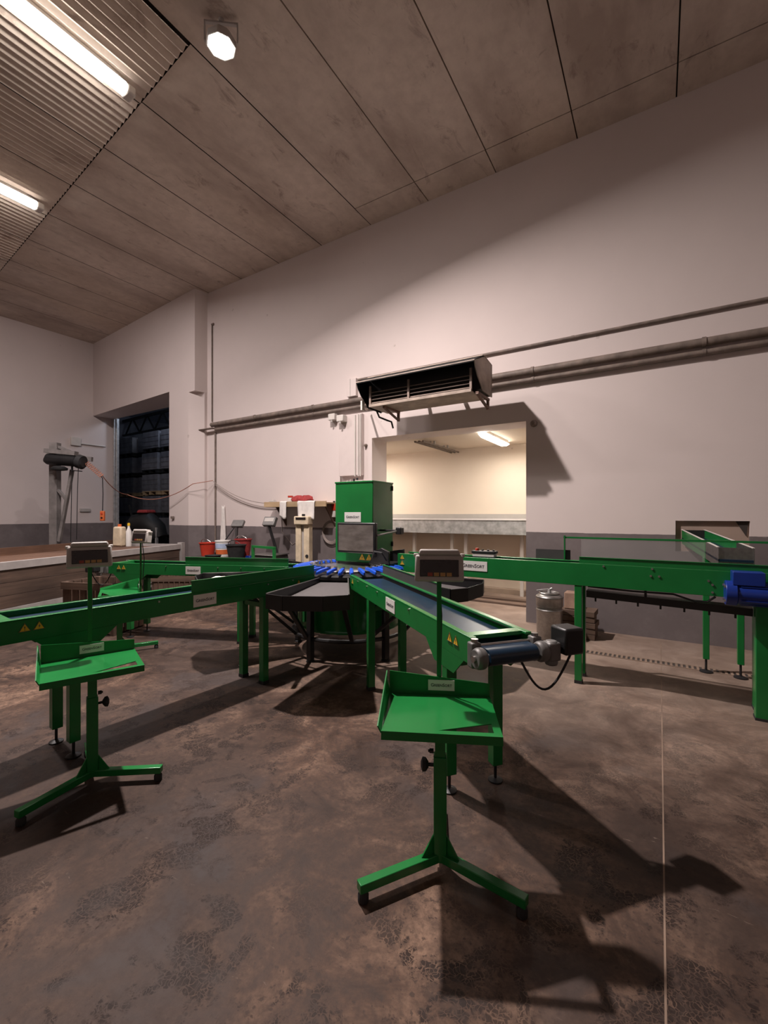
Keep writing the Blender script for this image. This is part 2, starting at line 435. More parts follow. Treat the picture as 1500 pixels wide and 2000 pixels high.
# hatch panel and a flat black triangle standing in for a dark gap
b = MB(); b.box(HX0+.001, HX1-.001, 6.53, 6.56, HZ0+.001, HZ1-.001); struct(b.build('trim_3', 'panel', smooth=False))
struct(MB().slab([(HX1-.125, 6.515, HZ1-.002), (HX1-.006, 6.515, HZ1-.002), (HX1-.03, 6.515, 1.30)], (0, .012, 0)).build('trim_4', 'seam', smooth=False))

# dark store beyond the tall doorway
struct(MB().box(-20.5, -9.2, 13.8, 14.0, 0, 6.4).build('wall_store', 'walldark', smooth=False))
b = MB(); b.box(-20.7, -20.5, 7.2, 14, 0, 6.4); struct(b.build('wall_store_left', 'walldark', smooth=False))
b = MB(); b.box(-9.2, -9.0, 7.2, 14, 0, 6.4); struct(b.build('wall_store_right', 'walldark', smooth=False))
b = MB(); b.box(-20.5, XL-.41, 7.16, 7.3, 0, 6.4); struct(b.build('wall_store_front', 'walldark', smooth=False))
struct(MB().box(-20.7, -9.0, 7.2, 14, 6.0, 6.2).build('ceiling_store', 'roofsheet', smooth=False))

# ================================================================== LAMPS
def fluoro(x, ya, yb, label):
    t = thing('fluorescent_light', label, 'ceiling light', (x, (ya+yb)/2, ZC-0.15), 0, 'strip lights on the ribbed ceiling')
    L = (yb-ya)/2
    MB().box(-.07, .07, -L, L, .06, .125, .75).build('housing', 'case', t, bevel=.01)
    m = MB(); prof = [(-.075, .06), (-.07, .0), (-.04, -.03), (.04, -.03), (.07, 0), (.075, .06)]
    vs = [(px, y, pz) for y in (-L+.06, L-.06) for px, pz in prof]
    m.add(vs, [(i, i+1, i+7, i+6) for i in range(5)]+[(0, 5, 11, 6), tuple(range(6)), tuple(range(11, 5, -1))])
    m.build('diffuser', 'tube', t)
    for s in (-1, 1):
        MB().box(-.08, .08, s*L-.05, s*L+.05, -.03, .075).build('end_cap', 'casel', t, bevel=.02)
        MB().cyl((0, s*(L-.3), .12), (0, s*(L-.3), .15), .02, 10).build('mount', 'case', t)
    return t
fluoro(-5.33, 0.95, 2.82, 'long lit strip light at top left, the larger and nearer of two')
fluoro(-8.55, 1.35, 3.10, 'shorter looking lit strip light at the left edge, farther of two')

FL = Vector((-3.84, 2.97, 6.39))
t = thing('flood_light', 'glaring square flood light hung from the smooth concrete ceiling', 'flood light', FL, R(38))
MB().lathe([(.02, .13), (.10, .125), (.15, .06), (.155, .0), (.145, -.005), (.135, .0), (.0, .002)], 8).build('housing', 'case', t, bevel=.01)
MB().lathe([(.0, -.02), (.09, -.018), (.132, -.002), (.0, -.0015)], 8).build('lens', 'flood', t)
m = MB(); m.bar((-.165, 0, .04), (-.165, 0, .24), .03, .012); m.bar((.165, 0, .04), (.165, 0, .24), .03, .012); m.bar((-.17, 0, .24), (.17, 0, .24), .03, .02); m.cyl((0, 0, .24), (0, 0, .2835), .03, 10)
m.build('bracket', 'case', t)

def area(name, loc, tgt, size, power, color, sy=None, spread=None):
    l = bpy.data.lights.new(name, 'AREA'); l.energy = power; l.color = color
    l.shape = 'RECTANGLE' if sy else 'SQUARE'; l.size = size
    if sy: l.size_y = sy
    if spread: l.spread = spread
    o = bpy.data.objects.new(name, l); col.objects.link(o); o.location = loc
    o.rotation_euler = (Vector(tgt)-Vector(loc)).to_track_quat('-Z', 'Y').to_euler(); return o
P_FLOOD, P_ROOM = 600, 48
area('flood_beam', FL+Vector((0, 0, -.03)), FL+Vector((0.55, -0.5, -3)), .15, P_FLOOD, (1.0, 0.885, 0.845), spread=R(168))
area('strip_beam', (-5.33, 1.9, ZC-.20), (-5.33, 1.9, 0), .14, 75, (1.0, 0.89, 0.86), 1.6)
area('strip_beam', (-8.55, 2.2, ZC-.20), (-9.4, 2.2, 0), .14, 215, (1.0, 0.89, 0.87), 1.6)
area('room_lamp_and_fill', (-2.45, 7.45, 2.78), (-2.45, 7.45, 0), .2, P_ROOM*.8, (1.0, 0.91, 0.81), 1.2)
area('room_lamp_and_fill', (-5.4, 7.3, 2.85), (-5.4, 7.3, 0), .2, P_ROOM*1.3, (1.0, 0.91, 0.81), 1.2)  # added fill without a fixture, out of sight, evens out the back room
area('room_lamp_and_fill', (-.4, 7.3, 2.85), (-.4, 7.3, 0), .2, P_ROOM*1.1, (1.0, 0.91, 0.81), 1.2)  # second unseen fill, added on the right to brighten the back room
pl_ = bpy.data.lights.new('store_lamp', 'POINT'); pl_.energy = 55; pl_.color = (0.72, 0.83, 1.0); pl_.shadow_soft_size = .25
plo = bpy.data.objects.new('store_lamp', pl_); col.objects.link(plo); plo.location = (-13.2, 8.3, 5.2)
w = bpy.data.worlds.new('room_air'); sc.world = w; w.use_nodes = True
w.node_tree.nodes['Background'].inputs['Color'].default_value = (0.5, 0.42, 0.40, 1); w.node_tree.nodes['Background'].inputs['Strength'].default_value = 0.05

t = thing('fluorescent_light', 'lit strip light on the ceiling of the bright back room', 'ceiling light', (-2.45, 7.6, 2.90))
MB().box(-.06, .06, -.62, .62, -.02, .028).build('housing', 'casel', t, bevel=.008)
MB().box(-.06, .06, -.55, .55, -.075, -.022, 1.25).build('diffuser', 'tube2', t, bevel=.015)
t = thing('ceiling_light', 'small pale lamp on the store roof behind the tall doorway', 'ceiling light', (-16.0, 9.0, 5.9))
MB().box(-.3, .3, -.12, .12, 0, .08).build('housing', 'casel', t, bevel=.01)
MB().box(-.28, .28, -.1, .1, -.03, -.002).build('diffuser', 'tube2', t, bevel=.01)

# ================================================================== SORTING MACHINE
MC = Vector((-3.095, 4.20, 0))
mach = thing('sorting_machine', 'round green sorting machine with blue cups and tall cabinet in the middle', 'sorting machine', MC)
MB().lathe([(0.0, .26), (.50, .26), (.585, .285), (.605, .33), (.615, .835), (.0, .835)], 48).build('drum', 'green', mach)
for k in range(6):
    a = k*PI/3+.2; MB().box(.610, .622, -.02, .02, .38, .80, mtx=Matrix.Rotation(a, 4, 'Z')).build('drum_rib', 'green', mach)
MB().lathe([(.30, .84), (.60, .845), (.63, .86), (.63, .895), (.60, .91), (.3, .91)], 48).build('collar', 'black', mach)
MB().lathe([(0, .905), (.41, .905), (.42, .925), (.40, .94), (.12, .945), (0, .945)], 48).build('turntable', 'steel', mach)
m = MB(); m.tube([(.66*math.cos(2*PI*i/40), .66*math.sin(2*PI*i/40), .235) for i in range(40)], .022, 8, True); m.build('base_ring', 'black', mach)
NC = 32
for k in range(NC):
    a = 2*PI*k/NC+.07; mt = Matrix.Rotation(a, 4, 'Z')
    m = MB(mt); pts = [(.43, .014, .955), (.46, .022, .960), (.57, .025, .954), (.63, .022, .942), (.665, .008, .932)]
    vs = []
    for r, hw, z in pts: vs += [(r, -hw, z-.012), (r, hw, z-.012), (r, hw*.75, z+.012), (r, 0, z+.018), (r, -hw*.75, z+.012)]
    fs = []
    for i in range(len(pts)-1): fs += [(i*5+j, i*5+(j+1) % 5, (i+1)*5+(j+1) % 5, (i+1)*5+j) for j in range(5)]
    fs += [(4, 3, 2, 1, 0), tuple(20+j for j in range(5))]
    m.add(vs, fs); cup = m.build('cup', 'blue', mach)
    m = MB(mt); m.cyl((.415, 0, .945), (.415, 0, .985), .013, 8); m.cyl((.415, 0, .975), (.47, 0, .982), .008, 6); m.build('pivot', 'steel', cup)
LEGANG = [R(a+32) for a in (236, 308, 20, 92, 164)]
for a in LEGANG:
    cx, cy = .675*math.cos(a), .675*math.sin(a)
    m = MB(); m.box(-.03, .03, -.03, .03, .02, .78, mtx=Matrix.Translation((cx, cy, 0)) @ Matrix.Rotation(a, 4, 'Z'))
    lg = m.build('leg', 'black', mach, bevel=.004)
    MB().lathe([(.045, 0), (.045, .012), (.02, .02), (.0, .02)], 16, (cx, cy)).build('foot', 'rubber', lg)
# chutes: five wedge trays round the turntable
def l2w(p): return Vector((p[0]*CA-p[1]*SA, p[0]*SA+p[1]*CA))
outer = [(-.577, -1.547), (-.42, -1.64), (-.094, -1.66), (.111, -1.595)]
cpoly = [l2w(p) for p in outer]+[l2w((.03, -.68)), l2w((-.27, -.65))]
def chute(rot):
    mt = Matrix.Rotation(rot, 4, 'Z')
    zi, zo, zr = .85, .79, .892
    top = [Vector((p.x, p.y, zr)) for p in cpoly]
    zf = [zo]*4+[zi]*2
    bot = [Vector((p.x, p.y, z)) for p, z in zip(cpoly, zf)]
    m = MB(mt); m.add(bot+[b-Vector((0, 0, .012)) for b in bot], [(0, 1, 2, 3, 4, 5), (11, 10, 9, 8, 7, 6)]+[(i, (i+1) % 6, (i+1) % 6+6, i+6) for i in range(6)])
    ch = m.build('chute', 'pad', mach, smooth=False)
    m = MB(mt)
    for i in (0, 1, 2, 3, 5):
        j = (i+1) % 6
        d = (bot[j]-bot[i]); n = Vector((d.y, -d.x, 0)).normalized()*.008
        lo = Vector((0, 0, .02))
        m.slab([bot[i]-lo, bot[j]-lo, top[j], top[i]], n)
    wl = m.build('chute_wall', 'black', ch, smooth=False)
    m = MB(mt)
    for i in (3, 5): m.bar(top[i]+Vector((0, 0, .003)), top[(i+1) % 6]+Vector((0, 0, .003)), .010, .006)
    m.build('rim', 'stainless', ch, smooth=False)
    for q, e_ in (((-.52, -1.20), (-.42, -.55)), ((.02, -1.25), (.07, -.69))):
        p = l2w(q); e = l2w(e_); MB(mt).bar((p.x, p.y, .79), (e.x, e.y, .255), .04, .03).build('strut', 'black', ch, smooth=False)
    return ch
for dg in (0, -60, -118, 57, -172): chute(R(dg))
# cabinet over the far half of the turntable (front faces the room)
cx0, cx1, cy0, cy1 = -.335, .225, .14, .61
MB().box(cx0, cx1, cy0, cy1, .972, 1.945).build('cabinet', 'green', mach, bevel=.012)
MB().box(cx0+.02, cx1-.02, cy0+.02, cy1+.0, .91, .97).build('cabinet_skirt', 'black', mach)
m = MB(); m.box(cx0-.004, cx1+.004, cy0-.006, cy1+.004, 1.935, 1.955); m.build('cabinet_lid', 'green', mach, bevel=.004)
for z in (1.85, 1.15):
    m = MB(); m.cyl((cx1+.005, cy1-.03, z), (cx1+.005, cy1-.03, z+.06), .014, 10); m.build('hinge', 'black', mach)
sign(mach, (-.065, cy0-.001, 1.52), (1, 0, 0), (0, 0, 1), .245, .118)
warning(mach, (.075, cy0-.001, 1.045), (1, 0, 0), (0, 0, 1), .085, 1)
warning(mach, (.175, cy0-.001, 1.045), (1, 0, 0), (0, 0, 1), .085, 0)
mo = MB(); mo.box(-.205, .345, cy0-.13, cy0-.075, 1.095, 1.455); mon = mo.build('monitor', 'black', mach, bevel=.012)
m, nt, bb = new_mat('dusty_screen')
f = noise(nt, coords(nt, (1, 1, 2.5)), 5, 4, 0.6); nt.links.new(ramp(nt, f, [(.35, (.10, .085, .075)), (.65, (.17, .15, .135))]), bb.inputs['Base Color']); bb.inputs['Roughness'].default_value = .28
M['scr'] = m
MB().box(-.18, .32, cy0-.134, cy0-.131, 1.122, 1.428).build('screen', 'scr', mon)
m = MB(); m.bar((0, cy0-.075, 1.25), (0, cy0-.002, 1.25), .1, .1); m.build('mount', 'black', mon)
m = MB(); m.cyl((.346, cy0-.09, 1.31), (.52, .25, 1.36), .011, 10); m.build('arm', 'steel', mach)
m = MB(); m.box(.49, .56, .22, .30, 1.32, 1.40); m.build('arm_clamp', 'black', mach, bevel=.008)
m = MB(); m.cyl((cx1, .30, 1.36), (.50, .27, 1.36), .012, 8); m.build('clamp_rod', 'black', mach)
# infeed guide beside the cabinet
m = MB(); m.slab([(.235, .05, .99), (.52, .02, .99), (.52, .02, 1.13), (.42, .02, 1.17), (.30, .05, 1.12)], (0, .03, 0)); m.slab([(.235, .36, .99), (.52, .36, .99), (.52, .36, 1.14), (.30, .36, 1.10)], (0, .03, 0)); m.box(.235, .52, .05, .38, .97, .99)
m.build('feed_guide', 'black', mach, bevel=.004)
m = MB(); m.tube([(.3, .02, 1.05), (.36, -.03, 1.13), (.46, -.03, 1.12), (.5, .01, 1.03)], .012, 8); m.build('hose', 'rubber', mach)
# ================================================================== OUTPUT CONVEYORS
def conveyor(angle, label, off=(0, 0), ext=0.0):
    r0 = 2.0-ext
    c, s = math.cos(angle), math.sin(angle)
    t = thing('belt_conveyor', label, 'conveyor', (MC.x+2.0*c+off[0], MC.y+2.0*s+off[1], 0), angle, 'belt conveyors round the sorting machine')
    HW = .175
    m = MB()
    for sg in (-1, 1):
        y = sg*HW; xa, xb = .70-2.0, 3.12-r0
        m.box(xa, xb, y-.006, y+.006, .80, .935)
        ya, yb = sorted((y+sg*.006, y-sg*.030)); m.box(xa, xb, ya, yb, .925, .938)
        ya, yb = sorted((y, y-sg*.03)); m.box(xa, xb, ya, yb, .80, .808)
    m.box(3.02-r0, 3.085-r0, -HW+.007, HW-.007, .917, .937); m.box(3.02-r0, 3.03-r0, -HW+.007, HW-.007, .87, .917)
    m.box(.70-r0, .72-r0, -HW+.007, HW-.007, .81, .85)
    m.build('frame', 'green', t, bevel=.0025)
    # belt as a closed loop
    n = 10; prof = []
    xr, zr, rr = 3.20-r0, .858, .040; xf = .80-r0
    for i in range(n+1): a = PI/2-PI*i/n; prof.append((xr+rr*math.cos(a), zr+rr*math.sin(a)))
    for i in range(n+1): a = -PI/2-PI*i/n; prof.append((xf+rr*math.cos(a), zr+rr*math.sin(a)))
    m = MB(); bw = .138; k = len(prof)
    vs = [(x, -bw, z) for x, z in prof]+[(x, bw, z) for x, z in prof]
    m.add(vs, [(i, (i+1) % k, (i+1) % k+k, i+k) for i in range(k)]+[tuple(range(k-1, -1, -1)), tuple(range(k, 2*k))]); m.build('belt', 'belt', t)
    m = MB(); m.cyl((3.135-r0, -HW, .90), (3.135-r0, HW, .90), .008, 10); m.build('scraper_bar', 'steel', t)
    m = MB(); m.cyl((xr, -HW-.02, zr), (xr, HW+.02, zr), .018, 12); m.build('shaft', 'steel', t)
    for sg in (-1, 1):
        y = sg*(HW+.006)
        m = MB(); ya, yb = sorted((y-sg*.03, y+sg*.022)); m.box(3.122-r0, 3.175-r0, ya, yb, .80, .925)
        m.tube([(xr, ya, zr), (xr, ya+.008, zr), (xr, yb-.008, zr), (xr, yb, zr)], [.042, .052, .052, .042], 20)
        br = m.build('bearing_block', 'grey', t, bevel=.008)
        m = MB(); m.cyl((xr, y+sg*.02, zr), (xr, y+sg*.034, zr), .017, 10); m.cyl((3.15-r0, y-sg*.005, .925), (3.15-r0, y-sg*.005, .94), .018, 10); m.build('bolt', 'steel', br)
        # raised guard on the left side only
        if sg > 0:
          m = MB(); ya, yb = sorted((sg*(HW-.004), sg*(HW-.001))); m.box(.70-2.0, 2.04-2.0, ya, yb, .939, 1.025); 
          ya, yb = sorted((sg*(HW-.012), sg*(HW+.004))); m.box(.70-2.0, 2.04-2.0, ya, yb, 1.025, 1.031)
          g = m.build('guard', 'green', t, smooth=False)
          m = MB(); ya, yb = sorted((sg*(HW-.008), sg*(HW-.0045))); m.box(.71-2.0, 2.035-2.0, ya, yb, .884, 1.024); m.build('liner', 'liner', g, smooth=False)
        # gusset
        m = MB(); yy = sg*(HW+.0065); ya, yb = sorted((yy, yy-sg*.006))
        m.slab([(2.58-2.0, ya, .80), (3.05-2.0, ya, .80), (2.94-2.0, ya, .70), (2.70-2.0, ya, .70)], (0, .006, 0)); m.build('gusset', 'green', t, smooth=False)
        # legs
        for rx, hasfoot in ((2.83, True), (1.32, False)):
            x = rx-2.0; yl = sg*(HW-.026)
            z0 = .10 if hasfoot else .012
            m = MB(); m.box(x-.031, x+.031, yl-.031, yl+.031, z0, .799); lg = m.build('leg', 'green', t, bevel=.004)
            if hasfoot:
                m = MB(); m.cyl((x, yl, .012), (x, yl, .11), .009, 10); m.lathe([(0, 0), (.042, 0), (.042, .008), (.018, .018), (0, .018)], 18, (x, yl)); m.build('foot', 'black', lg)
            else:
                m = MB(); m.box(x-.033, x+.033, yl-.033, yl+.033, 0, .03); m.build('foot', 'rubber', lg)
        # plates and stickers on both outer faces
        yo = sg*(HW+.007); u = (-sg, 0, 0)
        sign(t, (1.93-2.0, yo, .868), u, (0, 0, 1), .20, .095)
        warning(t, (2.90-r0, yo+sg*.001, .885), u, (0, 0, 1), .05, 1); warning(t, (2.97-r0, yo+sg*.001, .885), u, (0, 0, 1), .05, 0)
        warning(t, (.80-r0, yo+sg*.001, .885), u, (0, 0, 1), .04, 0)
        for rx in (1.0, 1.3, 1.6, 2.3): MB().cyl((rx-2.0, yo-sg*.002, .91), (rx-2.0, yo+sg*.006, .91), .007, 8).build('bolt', 'steel', t)
    for rx in (2.83, 1.32): MB().bar((rx-2.0, -HW+.057, .72), (rx-2.0, HW-.057, .72), .04, .04).build('cross_brace', 'green', t)
    # drive on the left side looking outwards
    m = MB(); y = HW+.03; m.box(xr-.035, xr+.035, y, y+.07, zr-.05, zr+.045); m.cyl((xr, y+.035, zr-.075), (xr, y+.035, zr+.05), .032, 16); gb = m.build('gearbox', 'grey', t, bevel=.01)
    m = MB(); m.box(xr-.06, xr+.06, y+.075, y+.19, zr-.02, zr+.115); mo_ = m.build('motor', 'black', t, bevel=.012)
    m = MB()
    for i in range(6): m.box(xr-.064, xr-.06, y+.085+i*.017, y+.092+i*.017, zr-.005, zr+.10)
    m.build('fin', 'rubber', mo_)
    m = MB(); pts = []
    for i in range(17):
        a = i/16; pts.append((xr+.03-.08*a, y+.13-.25*a, zr-.02-.17*math.sin(PI*a)-.02*a))
    m.tube(pts, .006, 8); m.build('cable', 'rubber', t)
    return t
conveyor(R(266), 'green belt conveyor running from the machine to the left foreground edge', (-.05*CA, -.05*SA), .12)
conveyor(R(320.7), 'green conveyor with blue belt pointing towards the camera behind the right tray stand')
conveyor(R(201.5), 'green belt conveyor at the far left in front of the wooden bin')

# ================================================================== TRAY STANDS
def stand(loc, rz, label, knob_side, dirty=False, yaw=0.0):
    t = thing('weighing_stand', label, 'weighing stand', loc, rz, 'green weighing stands with tilted trays')
    g = 'green'
    w, dph, z = .238, .192, .685
    m = MB()
    a, b_, c_, d_ = (-w, -dph, z), (w, -dph, z), (w, dph, z), (-w, dph, z)
    h1, h2, h3 = (-.01, -dph+.026, z), (.208, -dph+.026, z), (.208, -dph+.105, z)
    m.add([a, b_, c_, d_, h1, h2, h3], [(0, 1, 5, 4), (1, 2, 6, 5), (2, 3, 4, 6), (3, 0, 4)])
    m.add([a, b_, (w, -dph, z-.034), (-w, -dph, z-.034)], [(0, 1, 2, 3)])
    m.add([b_, c_, (w, dph, z-.03), (w, -dph, z-.034)], [(0, 1, 2, 3)])
    tr = m.build('tray', g, t, smooth=False); so = tr.modifiers.new('thick', 'SOLIDIFY'); so.thickness = .004; so.offset = 0
    m = MB(); m.add([(-w, dph, z), (w, dph, z), (w, dph, z+.062), (-w, dph, z+.108)], [(0, 1, 2, 3)])
    bl = m.build('back_plate', g, t, smooth=False); so = bl.modifiers.new('thick', 'SOLIDIFY'); so.thickness = .004; so.offset = 0
    m = MB(); m.add([(-w, -dph-.004, z-.005), (-w, dph, z), (-w-.014, dph, z+.108), (-w-.014, -dph-.004, z+.022)], [(0, 1, 2, 3)])
    sl = m.build('side_plate', g, t, smooth=False); so = sl.modifiers.new('thick', 'SOLIDIFY'); so.thickness = .005; so.offset = 0
    sign(t, (.01, dph-.003, z+.047), (1, 0, 0), (0, 0, 1), .125, .05)
    # stains on the tray: rosin-like smudges, thin flat flakes of dirt
    m = MB(); m.box(-.045, .045, -.06, .06, z-.052, z-.034); m.box(-.10, .02, -.03, .03, z-.034, z-.003); m.build('load_cell', 'black', t, bevel=.004)
    m = MB(); m.box(-.028, .028, -.028, .028, .045, .50); po = m.build('pole', g, t, bevel=.004)
    m = MB(); m.box(-.022, .022, -.022, .022, .50, z-.052); m.build('inner_tube', 'green', t)
    s = knob_side
    m = MB(); m.cyl((s*.028, 0, .455), (s*.055, 0, .455), .008, 8); m.lathe([(0, 0), (.012, 0), (.026, .012), (.028, .026), (.012, .034), (0, .034)], 16)
    kn = MB(Matrix.Translation((s*.050, 0, .455)) @ Matrix.Rotation(s*PI/2, 4, 'Y')); kn.lathe([(0, 0), (.012, 0), (.028, .012), (.030, .026), (.012, .034), (0, .034)], 16); kn.cyl((0, 0, -.03), (0, 0, .0), .008, 8)
    kn.build('knob', 'rubber', t)
    kb = MB(); kb.cyl((s*.028, 0, .515), (s*.046, 0, .515), .011, 6); kb.cyl((s*.046, 0, .515), (s*.052, 0, .515), .006, 8); kb.build('bolt', 'black', t)
    for an in (90, 212, 328):
        mt = Matrix.Rotation(R(an), 4, 'Z'); L = .385
        m = MB(mt); m.box(.0, L, -.02, .02, .045, .082); ft = m.build('foot', g, t, bevel=.003)
        m = MB(mt); m.lathe([(.017, .0), (.022, .004), (.022, .03), (.012, .045)], 16, (L-.02, 0)); m.build('foot_pad', 'rubber', ft)
        m = MB(mt); m.slab([(.028, -.003, .082), (.095, -.003, .082), (.028, -.003, .17)], (0, .006, 0)); m.build('gusset', g, ft, smooth=False)
    # indicator post and indicator
    m = MB(); m.box(-.011, .011, dph+.006, dph+.024, z-.05, 1.225); m.box(-.02, .02, 0.06, dph+.024, z-.056, z-.048); m.build('post', 'green2' if dirty else g, t)
    tilt = Matrix.Translation((0, dph+.016, 1.225)) @ Matrix.Rotation(R(yaw), 4, 'Z') @ Matrix.Rotation(R(-8), 4, 'X')
    m = MB(tilt); m.box(-.118, .118, -.035, .04, 0, .128, .97); ind = m.build('indicator', 'case', t, bevel=.01)
    ind['label'] = 'grey weighing display box'
    m = MB(tilt); m.box(-.10, .10, -.040, .035, .126, .155, .93); m.build('hood', 'case' , ind, bevel=.008)
    m = MB(tilt); m.box(-.092, .092, -.0395, -.0345, .024, .104); m.build('screen', 'screen', ind, bevel=.003)
    for i in range(4):
        m = MB(tilt); m.box(-.055+i*.030, -.031+i*.030, -.0415, -.0396, .026, .043); m.build('key', 'keyr' if i == 0 else 'key', ind)
    for sg in (-1, 1):
        m = MB(tilt); x = sg*.111; m.box(x-.012, x+.012, -.02, .03, .118, .136); m.build('corner_cap', 'casel', ind, bevel=.005)
    m = MB(); m.tube([(.0, dph+.03, 1.23), (.012, dph+.05, 1.05), (.006, dph+.035, .8), (.0, dph+.045, .64), (.03, dph-.02, .59), (.03, .08, .62)], .005, 6); m.build('cable', 'rubber', t)
    return t
stand(W(.245, 1.925), R(26), 'green weighing stand with shadowed tray in the right foreground, nearest to the camera', -1)
stand(W(-1.683, 2.54), R(69), 'green weighing stand in the left foreground below the long left conveyor', 1)
stand(W(-2.96, 4.93), R(-28), 'green weighing stand far back on the left, tray half hidden behind the conveyor', 1, True, 42)

# ================================================================== INFEED CONVEYOR (right)
fy0, fy1 = 4.36, 4.65
t = thing('infeed_conveyor', 'long green box-beam conveyor crossing the right side towards the cabinet', 'conveyor', (-.5, 4.5, 0))
ox, oy = -.5, 4.5
def L(x, y, z): return (x-ox, y-oy, z)
def lbox(m, x0, x1, y0, y1, z0, z1): return m.box(x0-ox, x1-ox, y0-oy, y1-oy, z0, z1)
m = MB()
lbox(m, -2.54, 1.9, fy0, fy0+.012, .90, 1.105); lbox(m, -2.54, 1.9, fy1-.012, fy1, .90, 1.105)
lbox(m, -2.54, 1.9, fy0+.012, fy0+.045, 1.095, 1.105); lbox(m, -2.54, 1.9, fy1-.045, fy1-.012, 1.095, 1.105)
lbox(m, -2.54, -2.528, fy0+.012, fy1-.012, .92, 1.06); lbox(m, -2.5, 1.9, fy0+.012, fy1-.012, .90, .91)
m.build('frame', 'green', t, bevel=.003)
m = MB(); lbox(m, -2.52, 1.9, fy0+.05, fy1-.05, 1.05, 1.07); m.build('belt', 'belt', t)
m = MB(); lbox(m, -.62, 1.9, fy0+.002, fy0+.006, 1.106, 1.165); lbox(m, -.62, 1.9, fy0-.004, fy0+.010, 1.160, 1.166); g = m.build('guard', 'green', t, smooth=False)
m = MB(); lbox(m, -.61, 1.9, fy0+.0065, fy0+.010, 1.106, 1.16); m.build('liner', 'liner', g, smooth=False)
m = MB(); lbox(m, -1.07, -.74, fy1-.006, fy1-.002, 1.106, 1.20); gg = m.build('guard', 'liner', t, smooth=False)
m = MB(); m.bar(L(-.79, fy1-.02, 1.10), L(-.79, fy1-.02, 1.345), .03, .012); m.bar(L(-.80, fy1-.02, 1.325), L(1.9, fy1-.02, 1.325), .018, .018); m.build('hand_rail', 'green', t)
m = MB(); lbox(m, -.64, .33, fy1-.030, fy1-.026, 1.107, 1.314); pn = m.build('clear_panel', 'acrylic', t); pn['label'] = 'clear plastic panel'
for (x, y) in ((-.63, fy0+.035), (-.63, fy1-.035)):
    m = MB(); m.box(x-.031-ox, x+.031-ox, y-.031-oy, y+.031-oy, .012, .899); lg = m.build('leg', 'green', t, bevel=.004)
    m = MB(); m.box(x-.033-ox, x+.033-ox, y-.033-oy, y+.033-oy, 0, .03); m.build('foot', 'rubber', lg)
for (x, y) in ((.66, fy0-.02), (.68, fy1-.09)):
    m = MB(); m.box(x-.043-ox, x+.043-ox, y-.043-oy, y+.043-oy, .012, .899); lg = m.build('leg', 'green', t, bevel=.006)
    m = MB(); m.box(x-.046-ox, x+.046-ox, y-.046-oy, y+.046-oy, 0, .02); m.build('foot', 'rubber', lg)
m = MB(); m.slab([L(-.57, 4.43, .85), L(.62, 4.43, .815), L(.62, 4.43, .755), L(-.57, 4.43, .79)], (0, .15, 0)); m.build('return_tray', 'black', t, smooth=False)
for i in range(7): x = -.5+i*.17; MB().cyl(L(x, 4.5, .80), L(x, 4.5, .745-.028*i/6), .008, 8).build('bolt', 'black', t)
MB().cyl(L(-.1, 4.44, .83), L(-.1, 4.44, .902), .01, 8).build('hanger', 'black', t)
m = MB(); m.tube([L(-.55, fy0+.03, .895), L(-.2, fy0+.02, .885), L(.1, fy0+.02, .888), L(.25, fy0+.03, .84), L(.33, fy0+.02, .85), L(.38, fy0+.01, .895)], .008, 8); m.build('cable', 'rubber', t)
for x, z in ((-.06, 1.03), (0.0, 1.03), (.335, 1.02), (.36, .99), (.36, .93), (-.42, 1.09), (-.05, 1.09)): MB().cyl(L(x, fy0-.006, z), L(x, fy0+.005, z), .009, 10).build('bolt', 'steel', t)
sign(t, (-1.635-ox, fy0-.001-oy, 1.018), (1, 0, 0), (0, 0, 1), .30, .10)
warning(t, (-2.48-ox, fy0-.0015-oy, 1.07), (1, 0, 0), (0, 0, 1), .05, 1); warning(t, (-2.48-ox, fy0-.0015-oy, 1.005), (1, 0, 0), (0, 0, 1), .05, 0)
m = MB(); m.box(-1.70-ox, -1.46-ox, fy1-.14-oy, fy1-.05-oy, 1.10, 1.135); cb = m.build('control_box', 'casel', t, bevel=.006); cb['label'] = 'white control box with black cover and red button'
m = MB(); m.box(-1.71-ox, -1.45-ox, fy1-.145-oy, fy1-.045-oy, 1.136, 1.165); m.build('cover', 'black', cb, bevel=.006)
m = MB(); m.cyl(L(-1.66, fy1-.1, 1.165), L(-1.66, fy1-.1, 1.19), .02, 12); m.build('stop_button', 'red', cb)
for i in range(3): m = MB(); m.cyl(L(-1.60+i*.06, fy1-.1, 1.165), L(-1.60+i*.06, fy1-.1, 1.178), .013, 10); m.build('button', 'black', cb)
m = MB(); m.cyl(L(.43, 4.27, .95), L(.50, 4.27, .95), .095, 24); m.cyl(L(.50, 4.27, .95), L(.80, 4.27, .95), .082, 24); m.box(.47-ox, .66-ox, 4.20-oy, 4.34-oy, 1.02, 1.12); mt_ = m.build('motor', 'motorblue', t, bevel=.004); mt_['label'] = 'blue electric motor'
m = MB()
for i in range(9):
    a = R(-150+i*36); m.bar(L(.52, 4.27+.088*math.cos(a), .95+.088*math.sin(a)), L(.79, 4.27+.088*math.cos(a), .95+.088*math.sin(a)), .006, .006)
m.build('fin', 'motorblue', mt_)
for a in (45, 135, 225, 315): MB().cyl(L(.42, 4.27+.075*math.cos(R(a)), .95+.075*math.sin(R(a))), L(.435, 4.27+.075*math.cos(R(a)), .95+.075*math.sin(R(a))), .011, 8).build('bolt', 'steel', mt_)

